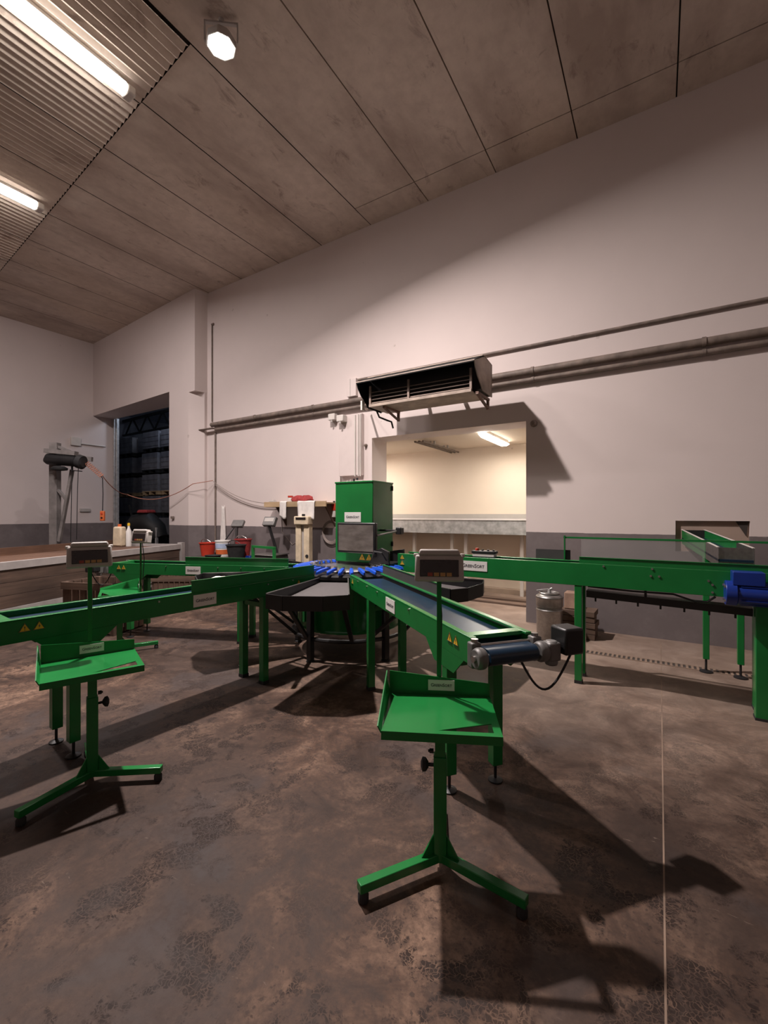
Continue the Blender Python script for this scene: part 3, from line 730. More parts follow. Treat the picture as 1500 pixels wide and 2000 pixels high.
# ------- elevator conveyor coming through the wall hatch
t = thing('hatch_conveyor', 'green and steel conveyor coming out of the small wall hatch at right', 'conveyor', (.45, 5.4, 0))
ex, ey = .45, 5.4
def E(x, y, z): return (x-ex, y-ey, z)
pa, pb = Vector((.235, 6.50)), Vector((.44, 4.82)); qa, qb = Vector((.46, 6.50)), Vector((.68, 4.82)); za, zb = 1.365, 1.262
def pt(a, b_, f, z): p = a.lerp(b_, f); return E(p.x, p.y, z)
def zt(f): return za+(zb-za)*f
fm = .72
for nm, a, b_, mat_, f0, f1 in (('side_plate', pa, pb, 'green', 0, fm), ('side_plate', qa, qb, 'green', 0, fm), ('chute_plate', pa, pb, 'stainless', fm, 1), ('chute_plate', qa, qb, 'stainless', fm, 1)):
    m = MB(); h = .17; m.slab([pt(a, b_, f0, zt(f0)), pt(a, b_, f1, zt(f1)), pt(a, b_, f1, zt(f1)-h), pt(a, b_, f0, zt(f0)-h)], (.006, 0, 0)); sp = m.build(nm, mat_, t, smooth=False)
    m = MB(); m.bar(Vector(pt(a, b_, f0, zt(f0)+.003)), Vector(pt(a, b_, f1, zt(f1)+.003)), .016, .006); m.build('rim', 'casel', sp)
m = MB(); m.slab([pt(pa, pb, 0, 1.25), pt(qa, qb, 0, 1.25), pt(qa, qb, 1, 1.14), pt(pa, pb, 1, 1.14)], (0, 0, .02)); m.build('belt', 'belt', t, smooth=False)
m = MB(); m.slab([pt(pa, pb, 0.005, zt(0)-.004), pt(qa, qb, 0.005, zt(0)-.004), pt(qa, qb, 0.005, zt(0)-.13), pt(pa, pb, 0.005, zt(0)-.13)], (0, .004, 0)); m.build('dark_mouth', 'acdark', t, smooth=False)  # black plate standing in for the dark opening at the far end
m = MB(); m.slab([pt(pa, pb, 0.99, zt(1)-.0), pt(qa, qb, 0.99, zt(1)-.0), pt(qa, qb, 0.99, zt(1)-.17), pt(pa, pb, 0.99, zt(1)-.17)], (0, .004, 0)); m.build('end_plate', 'stainless', t, smooth=False)
for x, y in ((.392, 5.36), (.655, 5.33)):
    m = MB(); m.box(x-.026-ex, x+.026-ex, y-.026-ey, y+.026-ey, .13, 1.13); lg = m.build('leg', 'green', t, bevel=.004)
    m = MB(); m.cyl(E(x, y, .012), E(x, y, .14), .01, 10); m.lathe([(0, 0), (.055, 0), (.055, .01), (.02, .022), (0, .022)], 18, (x-ex, y-ey)); m.build('foot', 'black', lg)
m = MB(); m.bar(E(.392, 5.36, 1.12), E(.655, 5.33, 1.12), .05, .03); m.build('cross_brace', 'green', t)

# ================================================================== DRAIN, KEG, BRICKS
t = thing('drain_grate', 'slotted drain channel in the floor beneath the right-hand conveyor', 'drain', (-.1, 5.43, 0.0))
m = MB(); m.box(-1.2, 1.4, -.055, .055, .0002, .0015); m.build('channel', 'seam', t, smooth=False)
m = MB()
for i in range(58): x = -1.2+i*.045; m.box(x, x+.022, -.05, .05, .0016, .006)
m.box(-1.2, 1.4, -.062, -.05, .0003, .006); m.box(-1.2, 1.4, .05, .062, .0003, .006)
m.build('grate', 'joint', t, smooth=False)

KX, KY = -1.146, 5.68
t = thing('steel_keg', 'dented steel keg standing by the corner of the back opening', 'keg', (KX, KY, 0))
m = MB(Matrix.Scale(.79, 4)); m.lathe([(0, .02), (.17, .02), (.19, .05), (.192, .46), (.200, .475), (.200, .49), (.188, .50), (.185, .53), (.199, .545), (.199, .66), (.205, .67), (.205, .685), (.198, .695), (.15, .73), (.03, .745), (0, .745)], 40); m.build('body', 'stainless', t)
m = MB(Matrix.Scale(.79, 4)); m.tube([(.145*math.cos(2*PI*i/32), .145*math.sin(2*PI*i/32), .742) for i in range(32)], .010, 8, True); m.build('rim', 'steel', t)
m = MB(Matrix.Scale(.79, 4)); m.cyl((0, 0, .745), (0, 0, .80), .025, 12); m.bar((-.02, 0, .80), (-.18, -.06, .775), .022, .010); m.cyl((.01, 0, .80), (.04, .01, .815), .018, 10); m.build('tap', 'galv', t)
m = MB(Matrix.Scale(.79, 4)); m.lathe([(.17, 0), (.185, 0), (.19, .02), (.17, .02)], 32); m.build('base', 'rubber', t)
random.seed(3)
bx0, by0 = -.86, 6.09
BL = ['topmost short board of the stack behind the keg', 'second board from the top in the stack behind the keg', 'middle board in the short stack behind the keg', 'second board from the floor in the stack behind the keg', 'lowest board, on the floor, in the stack behind the keg']
for i in range(5):
    o = MB().box(-.20, .20, -.15, .15, 0, .066).build('board', 'woodx', None, bevel=.004); o.location = (bx0+random.uniform(-.015, .015), by0, .0015+.070*i); o.rotation_euler = (0, 0, R(random.uniform(-3, 3)))
    tag(o, BL[4-i], 'board', 'boards stacked behind the keg')
o = MB().box(-.07, .07, -.10, .10, 0, .20).build('brick_block', 'brick', None, bevel=.006); o.location = (bx0-.10, by0+.005, .354); tag(o, 'reddish clay block standing on the boards behind the keg', 'block')

# ================================================================== COOLING UNIT and pipes on the back wall
AX0, AX1 = -3.80, -1.97
t = thing('cooling_unit', 'old dark wall cooling unit with slats above the lit opening', 'cooling unit', ((AX0+AX1)/2, 6.47, 3.2))
ax, ay, az = (AX0+AX1)/2, 6.47, 3.2
def A(x, y, z): return (x-ax, y-ay, z-az)
def abox(m, x0, x1, y0, y1, z0, z1): return m.box(x0-ax, x1-ax, y0-ay, y1-ay, z0-az, z1-az)
m = MB(); abox(m, AX0+.03, AX1-.02, 5.60, 5.97, 3.21, 3.60); m.build('core', 'acdark', t)
m = MB(); m.slab([A(AX0, 5.99, 3.615), A(AX1, 5.99, 3.615), A(AX1, 5.70, 3.65), A(AX0, 5.70, 3.65)], (0, 0, .015)); m.build('top_panel', 'acmetal', t, smooth=False)
m = MB(); abox(m, AX0, AX1, 5.972, 5.985, 3.19, 3.61); m.build('back_panel', 'acmetal', t)
prof = [(5.70, 3.655), (5.58, 3.63), (5.44, 3.575), (5.29, 3.49)]
m = MB()
for (ya, z1), (yb, z2) in zip(prof, prof[1:]): m.slab([A(AX0+.012, ya, z1), A(AX1-.012, ya, z1), A(AX1-.012, yb, z2), A(AX0+.012, yb, z2)], (0, .004, -.012))
hd = m.build('hood', 'acdark', t, smooth=False)
m = MB(); m.slab([A(AX0, 5.70, 3.662), A(AX1, 5.70, 3.662), A(AX1, 5.60, 3.645), A(AX0, 5.60, 3.645)], (0, 0, .012)); m.bar(A(AX0, 5.30, 3.50), A(AX1, 5.30, 3.50), .012, .012); m.build('hood_trim', 'acmetal', hd, smooth=False)
for xs, mt2 in ((AX0, 'acdark'), (AX1-.012, 'acmetal')):
    m = MB(); m.slab([A(xs, 5.99, 3.62), A(xs, 5.70, 3.66), A(xs, 5.30, 3.495), A(xs, 5.34, 3.42), A(xs, 5.42, 3.33), A(xs, 5.55, 3.24), A(xs, 5.60, 3.18), A(xs, 5.99, 3.18)], (.012, 0, 0)); m.build('end_panel', mt2, t, smooth=False)
m = MB(); abox(m, AX0+.13, AX1-.10, 5.45, 5.98, 3.155, 3.168); abox(m, AX0+.13, AX1-.10, 5.445, 5.46, 3.15, 3.19); m.build('drip_pan', 'acmetal', t)
for i in range(4):
    z = 3.205+i*.052
    m = MB(); m.slab([A(AX0+.14, 5.47, z), A(AX1-.11, 5.47, z), A(AX1-.11, 5.51, z+.020), A(AX0+.14, 5.51, z+.020)], (0, 0, .008)); m.build('slat', 'slat', t, smooth=False)
for x in (AX0+.13, -3.02, AX1-.125): m = MB(); abox(m, x, x+.03, 5.452, 5.475, 3.17, 3.46); m.build('mullion', 'slat', t)
for x in (-3.44, AX1-.04):
    m = MB(); m.bar(A(x, 5.50, 3.14), A(x, 5.95, 3.14), .04, .03); m.bar(A(x, 5.93, 3.155), A(x, 5.93, 3.0), .04, .03); m.bar(A(x, 5.50, 3.13), A(x, 5.93, 3.015), .035, .02); m.build('bracket', 'copper', t)
for x in (-3.2, -2.6): MB().bar(A(x, 5.986, 3.40), A(x, 6.479, 3.40), .05, .05).build('wall_arm', 'copper', t)
m = MB(); m.tube([A(-3.70, 5.7, 3.16), A(-3.68, 5.75, 3.06), A(-3.60, 5.85, 3.02), A(-3.55, 5.9, 3.0), A(-3.53, 5.92, 2.9)], .014, 8); m.build('drain_hose', 'rubber', t)
m = MB(); m.tube([A(-3.81, 5.6, 3.24), A(-3.95, 5.7, 3.25), A(-4.15, 6.1, 3.30), A(-4.3, 6.36, 3.41)], .018, 8); m.build('supply_pipe', 'acmetal', t)
m = MB(); abox(m, AX0-.03, AX0-.002, 5.46, 5.53, 3.13, 3.27); m.build('side_lug', 'casel', t)

def wall_pipe(name, z, r, x0, x1, y, label, mat_='pipe', clips=()):
    t = thing(name, label, 'pipe', ((x0+x1)/2, y, z))
    cx = (x0+x1)/2
    m = MB(); m.cyl((x0-cx, 0, 0), (x1-cx, 0, 0), r, 16); m.build('tube', mat_, t)
    for xc in clips:
        m = MB(); m.cyl((xc-cx-.02, 0, 0), (xc-cx+.02, 0, 0), r*1.18, 16); m.bar((xc-cx, r*.6, -.0), (xc-cx, YB-y-.002, -.0), .03, .04); m.build('clip', mat_, t)
    return t
wall_pipe('pipe', 3.585, .05, -8.62, XR-.1, YB-.075, 'thick brown pipe along the back wall, upper of the close pair', clips=(-7.2, -5.6, -1.52, .45, 2.4))
wall_pipe('pipe', 3.468, .033, -8.50, XR-.1, YB-.06, 'thinner brown pipe hung just beneath the thick wall pipe', clips=(-7.2, -5.6, -1.52, .45, 2.4))
wall_pipe('conduit', 3.965, .022, -4.58, XR-.1, YB-.0265, 'thin conduit high on the wall passing above the cooling unit', clips=(-1.0, 1.2, 3.2))
m = MB(); m.box(-.26, .22, -.05, .05, -.07, -.055); o = m.build('pipe_bracket', 'pipe', None); o.location = (-8.72, 6.37, 3.56); tag(o, 'flat brown bracket on the pillar at the left pipe end', 'bracket')
t = thing('conduit', 'upright dark conduit beside the pillar above the wall pipes', 'pipe', (-8.68, 6.4625, 3.70))
m = MB(); m.cyl((0, 0, -.02), (0, 0, 2.2), .017, 10); m.build('tube', 'pipe', t); m = MB(); m.cyl((-.01, 0, 2.2), (.06, 0, 2.2), .024, 10); m.build('cap', 'pipe', t)
t = thing('conduit', 'upright brown conduit beside the pillar from the wall pipes down', 'pipe', (-8.56, 6.4602, .7))
m = MB(); m.cyl((0, 0, 0), (0, 0, 2.72), .02, 10); m.build('tube', 'pipe', t)

# white trunking, junction boxes and electrical cabinet left of the opening
t = thing('cable_trunking', 'white trunking rising from the wall pipes to the thin conduit', 'trunking', (-4.70, 6.44, 3.70))
m = MB(); m.box(-.10, .10, -.03, .035, -.02, .30); m.build('duct', 'duct', t, bevel=.004); m = MB(); m.box(-.03, -.02, -.034, -.03, -.02, .3); m.build('seam', 'case', t)
t = thing('cable_trunking', 'wide white trunking panel on the wall above the electrical cabinet', 'trunking', (-4.72, 6.43, 2.25))
m = MB(); m.box(-.25, .25, -.03, .045, 0, 1.10); m.build('cover', 'duct', t, bevel=.006)
for x in (.12, .19, .235): m = MB(); m.cyl((x, -.045, -.02), (x, -.045, 1.08), .013, 8); m.build('conduit', 'casel', t)
t = thing('electrical_cabinet', 'white electrical cabinet on the wall behind the green cabinet', 'electrical cabinet', (-4.62, 6.36, 1.55))
m = MB(); m.box(-.28, .28, -.11, .1203, 0, .55); m.build('body', 'duct', t, bevel=.008)
for i in range(5): m = MB(); x = -.18+i*.07; m.cyl((x, -.02, .55), (x, -.02, .60+.012*i), .018, 10); m.build('cable_gland', 'case' if i < 3 else 'rubber', t)
m = MB(); m.box(.10, .26, -.09, .02, .55, .60); m.build('plug_box', 'casel', t, bevel=.004)
for x, z, s_, lb in ((-5.12, 3.35, .075, 'small white junction box on the wall under the pipe pair'), (-4.86, 3.28, .075, 'grey white socket box beside the wide trunking')):
    t = thing('junction_box', lb, 'junction box', (x, 6.4052 if x < -5 else 6.322, z)); m = MB(); m.box(-s_, s_, -.05, .075, -.06, .06); m.build('body', 'casel', t, bevel=.012)
    m = MB(); m.cyl((0, -.03, -.06), (0, -.03, -.10), .02, 10); m.build('gland', 'case', t)
def loose(name, pts, r, label, cat, mat_='cord'):
    m = MB(); m.tube(pts, r, 6); o = m.build(name, mat_); return tag(o, label, cat)
loose('cable', [(-5.02, 6.4715, 3.29), (-5.0, 6.4715, 3.2), (-4.995, 6.4715, 2.5), (-4.99, 6.4715, 1.75)], .008, 'thin cable running down the wall left of the wide trunking', 'cable')
t = thing('emergency_switch', 'red push switch on a white box on the wall left of the green cabinet', 'switch', (-5.10, 6.42, 1.62))
m = MB(); m.box(-.055, .055, -.05, .055, -.12, .0); m.build('box', 'casel', t, bevel=.008); m = MB(); m.box(-.06, .06, -.055, .05, .002, .13); m.build('switch_body', 'red', t, bevel=.01); m = MB(); m.cyl((0, 0, .13), (0, 0, .18), .022, 12); m.build('button', 'black', t)
for x, z, r, lb in ((-1.52, 2.85, .05, 'round grey knob on the wall right of the opening corner'), (-4.42, 2.78, .03, 'small dark hook on the wall left of the opening')):  # small wall fittings, a knob among them, each a plain dome
    t = thing('wall_fitting', lb, 'wall fitting', (x, 6.475, z)); m = MB(Matrix.Rotation(PI/2, 4, 'X')); m.lathe([(0, 0), (r, 0), (r*.9, .03), (r*.5, .06), (0, .065)], 16); m.build('dome', 'pipe', t)

# ------------------------------------------------------------------ shelf on the back wall
SX0, SX1, SZ = -6.62, -5.05, 1.745
t = thing('wall_shelf', 'pale pine shelf on the back wall left of the machine', 'shelf', ((SX0+SX1)/2, 6.30, SZ))
hw = (SX1-SX0)/2
m = MB(); m.box(-hw, hw, -.16, .17, 0, .028); m.box(-hw, hw, -.18, -.155, -.05, .05); m.build('board', 'pine', t, bevel=.003)
for sx in (-hw+.25, hw-.08): m = MB(); m.slab([(sx, .17, -.001), (sx, -.15, -.001), (sx, .17, -.42)], (.02, 0, 0)); m.build('bracket', 'woodz', t, smooth=False)
sx = (SX0+SX1)/2
def cloth(name, x, y, w_, h, label, seed):
    random.seed(seed); m = MB(); n, k = 9, 12; vs = []
    for i in range(k+1):
        f = i/k
        for j in range(n+1):
            u = j/n-.5; 
            if f < .3: p = (u*w_, .12-.4*f, .003+.004*math.sin(9*u))
            else:
                g_ = (f-.3)/.7; p = (u*w_*(1-.12*g_)+.03*g_*math.sin(5*u+seed), -.008-.02*math.sin(7*u+seed)*g_, .003-h*g_*(1+.12*math.sin(3*u+seed)))
            vs.append(p)
    m.add(vs, [(i*(n+1)+j, i*(n+1)+j+1, (i+1)*(n+1)+j+1, (i+1)*(n+1)+j) for i in range(k) for j in range(n)])
    o = m.build(name, 'cloth'); so = o.modifiers.new('thick', 'SOLIDIFY'); so.thickness = .004; so.offset = 1
    o.location = (x, y, SZ+.052); return tag(o, label, 'cloth')
cloth('cloth', -6.08, 6.105, .17, .30, 'narrow white cloth hanging over the left part of the shelf edge', 1)
cloth('cloth', -5.50, 6.10, .42, .34, 'wide white cloth hanging over the right part of the shelf edge', 5)
m = MB(); random.seed(5)
vs = []; n = 18; prof = [(.02, 0), (.17, .0), (.20, .05), (.17, .10), (.10, .13), (.02, .125)]
for r, z in prof: vs += [((r*1.35+.02*math.sin(3*j+z*40))*math.cos(2*PI*j/n), r*.55*math.sin(2*PI*j/n), z+.02*math.sin(2*j)*(z > .03)) for j in range(n)]
fs = []
for i in range(len(prof)-1): fs += [(i*n+j, i*n+(j+1) % n, (i+1)*n+(j+1) % n, (i+1)*n+j) for j in range(n)]
fs += [tuple(range(n-1, -1, -1)), tuple((len(prof)-1)*n+j for j in range(n))]
m.add(vs, fs); o = m.build('red_bag', 'dred'); o.location = (-5.80, 6.33, SZ+.029); tag(o, 'crumpled red bag lying on top of the wall shelf', 'bag')
t = thing('jar', 'small pinkish jar next to the red bag on the shelf', 'jar', (-6.14, 6.36, SZ+.029)); m = MB(); m.lathe([(0, 0), (.05, 0), (.055, .09), (.045, .11), (0, .11)], 18); m.build('body', 'casel', t); m = MB(); m.lathe([(.048, .111), (.052, .111), (.052, .145), (0, .148)], 18); m.build('lid', 'red', t)
m = MB(); m.slab([(-.22, -.05, 0), (.2, -.05, 0), (.2, .06, 0), (-.22, .06, 0)], (0, 0, .03)); m.box(-.24, -.1, -.05, .06, .03, .065, .7); o = m.build('brush', 'case', None, bevel=.008); o.location = (-6.40, 6.30, SZ+.029); tag(o, 'dark grey brush lying at the left end of the shelf', 'brush')
# wire coil on the wall
m = MB()
for i in range(4):
    r = .17+.012*i; m.tube([(r*math.cos(2*PI*j/28)+.01*i, -.012*i, r*1.05*math.sin(2*PI*j/28)) for j in range(28)], .007, 6, True)
o = m.build('cable_coil', 'cord'); o.location = (-5.22, 6.4725, 1.22); tag(o, 'coil of grey cable hanging on the wall beside the column scale', 'cable')
loose('cable', [(-6.5, 6.4735, 1.66), (-6.48, 6.4735, 1.2), (-6.2, 6.4735, .95), (-5.9, 6.4735, 1.1), (-5.66, 6.4735, 1.5), (-5.64, 6.4735, 1.66)], .006, 'thin cable looping on the grey wall under the shelf', 'cable')
loose('cable', [(-5.03, 6.4745, 1.62), (-5.025, 6.4745, 1.2), (-5.03, 6.4745, .6)], .005, 'thin red cable down the wall between shelf and green cabinet', 'cable', 'dred')

# ------------------------------------------------------------------ column scale
t = thing('column_scale', 'tall cream column scale with dial head in front of the shelf', 'scale', (-5.48, 5.95, 0), R(12))
m = MB(); m.box(-.24, .24, -.45, .20, .0, .12); m.build('platform', 'grey', t, bevel=.01)
m = MB(); m.box(-.14, -.03, .03, .17, .12, 1.36); m.box(.03, .14, .03, .17, .12, 1.36); m.build('column', 'beige', t, bevel=.012)
m = MB(); m.box(-.029, .029, .07, .16, .12, 1.36); m.build('slot', 'case', t)
m = MB(); m.box(-.15, .15, -.02, .17, 1.361, 1.52); hd = m.build('head', 'beige', t, bevel=.02)
m = MB(); m.box(-.10, .10, -.028, -.019, 1.46, 1.50); m.build('display', 'screen', hd)
m = MB(); m.cyl((0, .08, 1.52), (0, .08, 1.56), .03, 12); m.build('cap', 'black', hd)
m = MB(); m.cyl((.10, .02, .80), (.10, .032, .80), .03, 12); m.build('knob', 'rubber', t)

# ------------------------------------------------------------------ bench along the wall with buckets and scales
BZ = .70
t = thing('workbench', 'low grey bench along the back wall behind the far conveyor', 'bench', (-7.0, 5.88, 0))
m = MB(); m.box(-1.08, 1.22, -.38, .32, BZ-.04, BZ); m.build('top', 'liner', t, bevel=.004)
for x in (-1.0, 1.16):
    for y in (-.32, .26): m = MB(); m.box(x-.03, x+.03, y-.03, y+.03, 0, BZ-.041); m.build('leg', 'grey', t)
m = MB(); m.box(-1.0, 1.16, .25, .28, .3, .36); m.build('rail', 'grey', t)
def bucket(x, y, r, h, mat_, label, tiltd=0, handle='steel'):
    t = thing('bucket', label, 'bucket', (x, y, BZ+.0015))
    m = MB(); m.lathe([(0, 0), (r*.74, 0), (r*.98, h*.94), (r*1.06, h*.94), (r*1.06, h), (r*.95, h), (r*.72, .012), (0, .012)], 28); m.build('body', mat_, t)
    m = MB(); m.tube([(r*math.cos(PI*i/12), -r*.15-.12*math.sin(PI*i/12)*.4, h*.93+r*.55*math.sin(PI*i/12)) for i in range(13)], .006, 6); m.build('handle', handle, t)
    return t
bucket(-7.93, 5.80, .165, .27, 'red', 'bright red bucket at the left end of the bench')
bucket(-6.93, 5.70, .185, .27, 'rubber', 'black rubber bucket on the bench in front of the dark red one', handle='black')
bucket(-7.12, 6.03, .165, .36, 'dred', 'dark red bucket on the bench behind the black bucket')
t = thing('paint_bucket', 'white and blue paint tub on the bench between red and black buckets', 'bucket', (-7.53, 5.86, BZ+.0015))
m = MB(); m.lathe([(0, 0), (.125, 0), (.145, .30), (.153, .30), (.153, .325), (0, .33)], 26); m.build('body', 'plate', t)
m = MB(); m.lathe([(.1385, .17), (.1445, .26), (.146, .26), (.140, .17)], 26); m.build('blue_band', 'bluew', t)
m = MB(); m.lathe([(.130, .05), (.1365, .14), (.138, .14), (.1315, .05)], 26); m.build('orange_band', 'orange', t)
t = thing('scale_pan', 'flat black pan with pale plate under the paint tub on the bench', 'pan', (-7.45, 5.57, BZ+.001)); m = MB(); m.lathe([(0, 0), (.13, 0), (.16, .05), (.15, .05), (.12, .01), (0, .01)], 24); m.build('pan', 'rubber', t)
# leaning broom handle, hanging apron
loose('broom_handle', [(-8.0, 6.03, BZ+.005), (-7.86, 6.46, 1.32)], .014, 'dark stick leaning from the red bucket against the wall', 'stick', 'black')
m = MB(); n, k = 10, 14; vs = []
for i in range(k+1):
    f = i/k
    for j in range(n+1):
        u = j/n-.5; w_ = .09+.11*min(1, f*1.25); vs.append((u*w_, -.03-.03*math.sin(u*14)*(.3+.7*f), -1.0*f-.02*math.cos(u*6)))
m.add(vs, [(i*(n+1)+j, i*(n+1)+j+1, (i+1)*(n+1)+j+1, (i+1)*(n+1)+j) for i in range(k) for j in range(n)])
o = m.build('apron', 'cloth'); o.modifiers.new('thick', 'SOLIDIFY').thickness = .006; o.location = (-8.28, 6.479, 1.74); tag(o, 'cream apron hanging on the wall beside the upright conduit', 'apron')
def bench_scale(x, y, rz, hx, lean, label, w_=.44):
    t = thing('platform_scale', label, 'scale', (x, y, BZ+.0015), rz)
    m = MB(); m.box(-w_/2, w_/2, -.24, .24, 0.02, .10, .96); m.build('platform', 'liner', t, bevel=.012)
    m = MB(); m.box(-w_/2-.01, w_/2+.01, -.25, .25, .102, .118); m.build('weighing_plate', 'stainless', t, bevel=.004)
    for sx_ in (-1, 1):
        for sy_ in (-1, 1): m = MB(); m.cyl((sx_*w_*.38, sy_*.2, 0), (sx_*w_*.38, sy_*.2, .02), .02, 10); m.build('foot', 'rubber', t)
    m = MB(); m.bar((0, .24, .06), (lean, .33, .62), .045, .035); m.build('post', 'black', t)
    mt = Matrix.Translation((lean, .32, .62)) @ Matrix.Rotation(R(-28), 4, 'X')
    m = MB(mt); m.box(-.14, .14, -.05, .03, 0, .19); ind = m.build('indicator', 'grey', t, bevel=.012)
    m = MB(mt); m.box(-.11, .11, -.053, -.0505, .08, .16); m.build('display', 'case', ind)
    return t
bench_scale(-6.14, 5.82, R(8), 0, -.28, 'platform scale with display on a slanting black post, right on the bench', .5)
t = thing('scale_indicator', 'grey weighing display on a short stem standing behind the black bucket', 'scale display', (-7.46, 6.12, BZ+.0015), R(20))
m = MB(); m.box(-.10, .10, -.05, .05, 0, .02); m.build('base', 'grey', t); m = MB(); m.bar((0, 0, .02), (.03, .0, .58), .05, .04); m.build('stem', 'liner', t)
mt = Matrix.Translation((.03, 0, .585)) @ Matrix.Rotation(R(-40), 4, 'X'); m = MB(mt); m.box(-.13, .13, -.04, .03, 0, .17); m.build('case', 'grey', t, bevel=.012)
# green tube guard standing in front of the right scale
t = thing('guard_frame', 'small green tube frame standing before the right bench scale', 'frame', (-5.66, 5.22, 0), R(-8))
m = MB(); m.bar((-.30, 0, 0), (-.30, 0, 1.0), .04, .04); m.bar((.30, 0, 0), (.30, 0, 1.0), .04, .04); m.bar((-.32, 0, 1.0), (.32, 0, 1.0), .04, .04); m.bar((-.30, 0, .72), (.30, 0, .72), .03, .03); m.build('frame', 'green', t)
# blue sheet peeping out beside the black bucket
m = MB(); m.box(-.07, .07, -.04, .04, 0, .05, .8); o = m.build('glove', 'motorblue', None, bevel=.01); o.location = (-6.76, 5.86, BZ+.001); tag(o, 'dark blue folded glove on the bench right of the black bucket', 'glove')

# ------------------------------------------------------------------ second room: trough and ceiling pipes
t = thing('steel_trough', 'galvanised trough on legs along the far wall of the bright room', 'trough', (-3.0, 8.45, 0))
m = MB(); m.box(-2.6, 2.9, -.22, -.20, 1.17, 1.44); m.box(-2.6, 2.9, .18, .20, 1.17, 1.44); m.box(-2.6, 2.9, -.20, .18, 1.17, 1.19); m.build('basin', 'galv', t)
m = MB(); m.box(-2.6, 2.9, -.235, -.195, 1.441, 1.47); m.build('rim', 'white', t)
m = MB(); m.box(-2.6, 2.9, .17, .245, 1.441, 1.56); m.build('back_ledge', 'case', t)
for x in (-1.5, -.62, -.32, .8, 2.2): m = MB(); m.box(x-.03, x+.03, -.03, .03, 0, 1.169); m.build('leg', 'casel', t)
for i, x in enumerate((-3.73, -3.65, -3.57)):
    t = thing('ceiling_pipe', ('dark ceiling pipe in the bright room, leftmost of three', 'dark ceiling pipe in the bright room, middle of three', 'dark ceiling pipe in the bright room, rightmost of three')[i], 'pipe', (x, 7.8, 2.86))
    m = MB(); m.cyl((0, -.78, 0), (0, .86, 0), .018, 10); m.build('tube', 'pipe', t)
    m = MB()
    for y in (-.3, .3): m.bar((0, y, .01), (0, y, .068), .03, .03)
    m.build('clip', 'case', t)
for i, (x, y, l_) in enumerate(((-2.5, 7.6, 1.3), (-2.2, 7.95, 1.2))):
    m = MB(); m.box(-l_, l_, -.09, .09, 0, .035); o = m.build('plank', 'woodx', None, bevel=.004); o.location = (x, y, 0.0005); o.rotation_euler = (0, 0, R(-2+3*i)); tag(o, ('long board on the bright room floor, nearer of two', 'long board on the bright room floor, farther of two')[i], 'plank')

# ================================================================== LEFT: long wooden bin, crates, crane
ba, bl = W(-4.08, 8.9), W(-4.92, 4.4)
d = (bl-ba); Lb = d.length; ang = math.atan2(d.y, d.x)
t = thing('wooden_bin', 'long low wooden bin with pale steel frame along the left', 'bin', ba, ang)
# local x along the front, +y ... choose side away from the camera
bw = -1.55
def bb_(m, x0, x1, y0, y1, z0, z1): ya, yb = sorted((y0*bw, y1*bw)); return m.box(x0, x1, ya, yb, z0, z1)
m = MB(); bb_(m, 0, Lb, 0, .05, .86, .955); bb_(m, 0, .07, .05, 1, .86, .955); bb_(m, 0, Lb, .95, 1, .86, .955); bb_(m, 0, Lb, 0, .045, .30, .37); bb_(m, 0, Lb, 0.01, .05, .22, .27)
bb_(m, -.06, .04, -.012, .05, 0, .985); bb_(m, -.02, .04, .95, 1, 0, .985); bb_(m, Lb-.09, Lb-.01, .0, .05, 0, .86); bb_(m, Lb-.09, Lb-.01, .95, 1, 0, .86);
m.build('steel_frame', 'binsteel', t)
m = MB(); 
for i in range(3): bb_(m, .06, Lb-.01, .012, .03, .375+i*.162, .375+i*.162+.155)
bb_(m, .02, .04, .06, .94, .37, .855)
m.build('side_boards', 'woodbin', t, smooth=False)
m = MB()
for i in range(7): bb_(m, .08, Lb-.02, .06+i*.126, .06+i*.126+.118, .87, .905)
m.build('deck_boards', 'deck', t, smooth=False)
m = MB(); bb_(m, .07, Lb-.01, .93, .945, .906, 1.03); m.build('back_board', 'deck', t, smooth=False)
# things standing on the bin deck
def onbin(fx, fy): p = Matrix.Rotation(ang, 4, 'Z') @ Vector((fx, fy*bw, 0)); return (ba.x+p.x, ba.y+p.y, .906)
t = thing('canister', 'beige canister standing on the bin at the doorway post', 'canister', onbin(.20, .82), R(20))
m = MB(); m.box(-.11, .11, -.08, .08, 0, .40, .9); m.build('body', 'beige', t, bevel=.03); m = MB(); m.cyl((0, 0, .40), (0, 0, .45), .035, 12); m.build('cap', 'orange', t)
t = thing('plastic_bottle', 'slim pale bottle with yellow cap beside the beige canister', 'bottle', onbin(.17, .70))
m = MB(); m.lathe([(0, 0), (.05, 0), (.052, .03), (.052, .30), (.022, .38), (.02, .42), (0, .42)], 20); m.build('body', 'plate', t); m = MB(); m.lathe([(0, .42), (.026, .42), (.024, .47), (0, .475)], 16); m.build('cap', 'yellow', t)

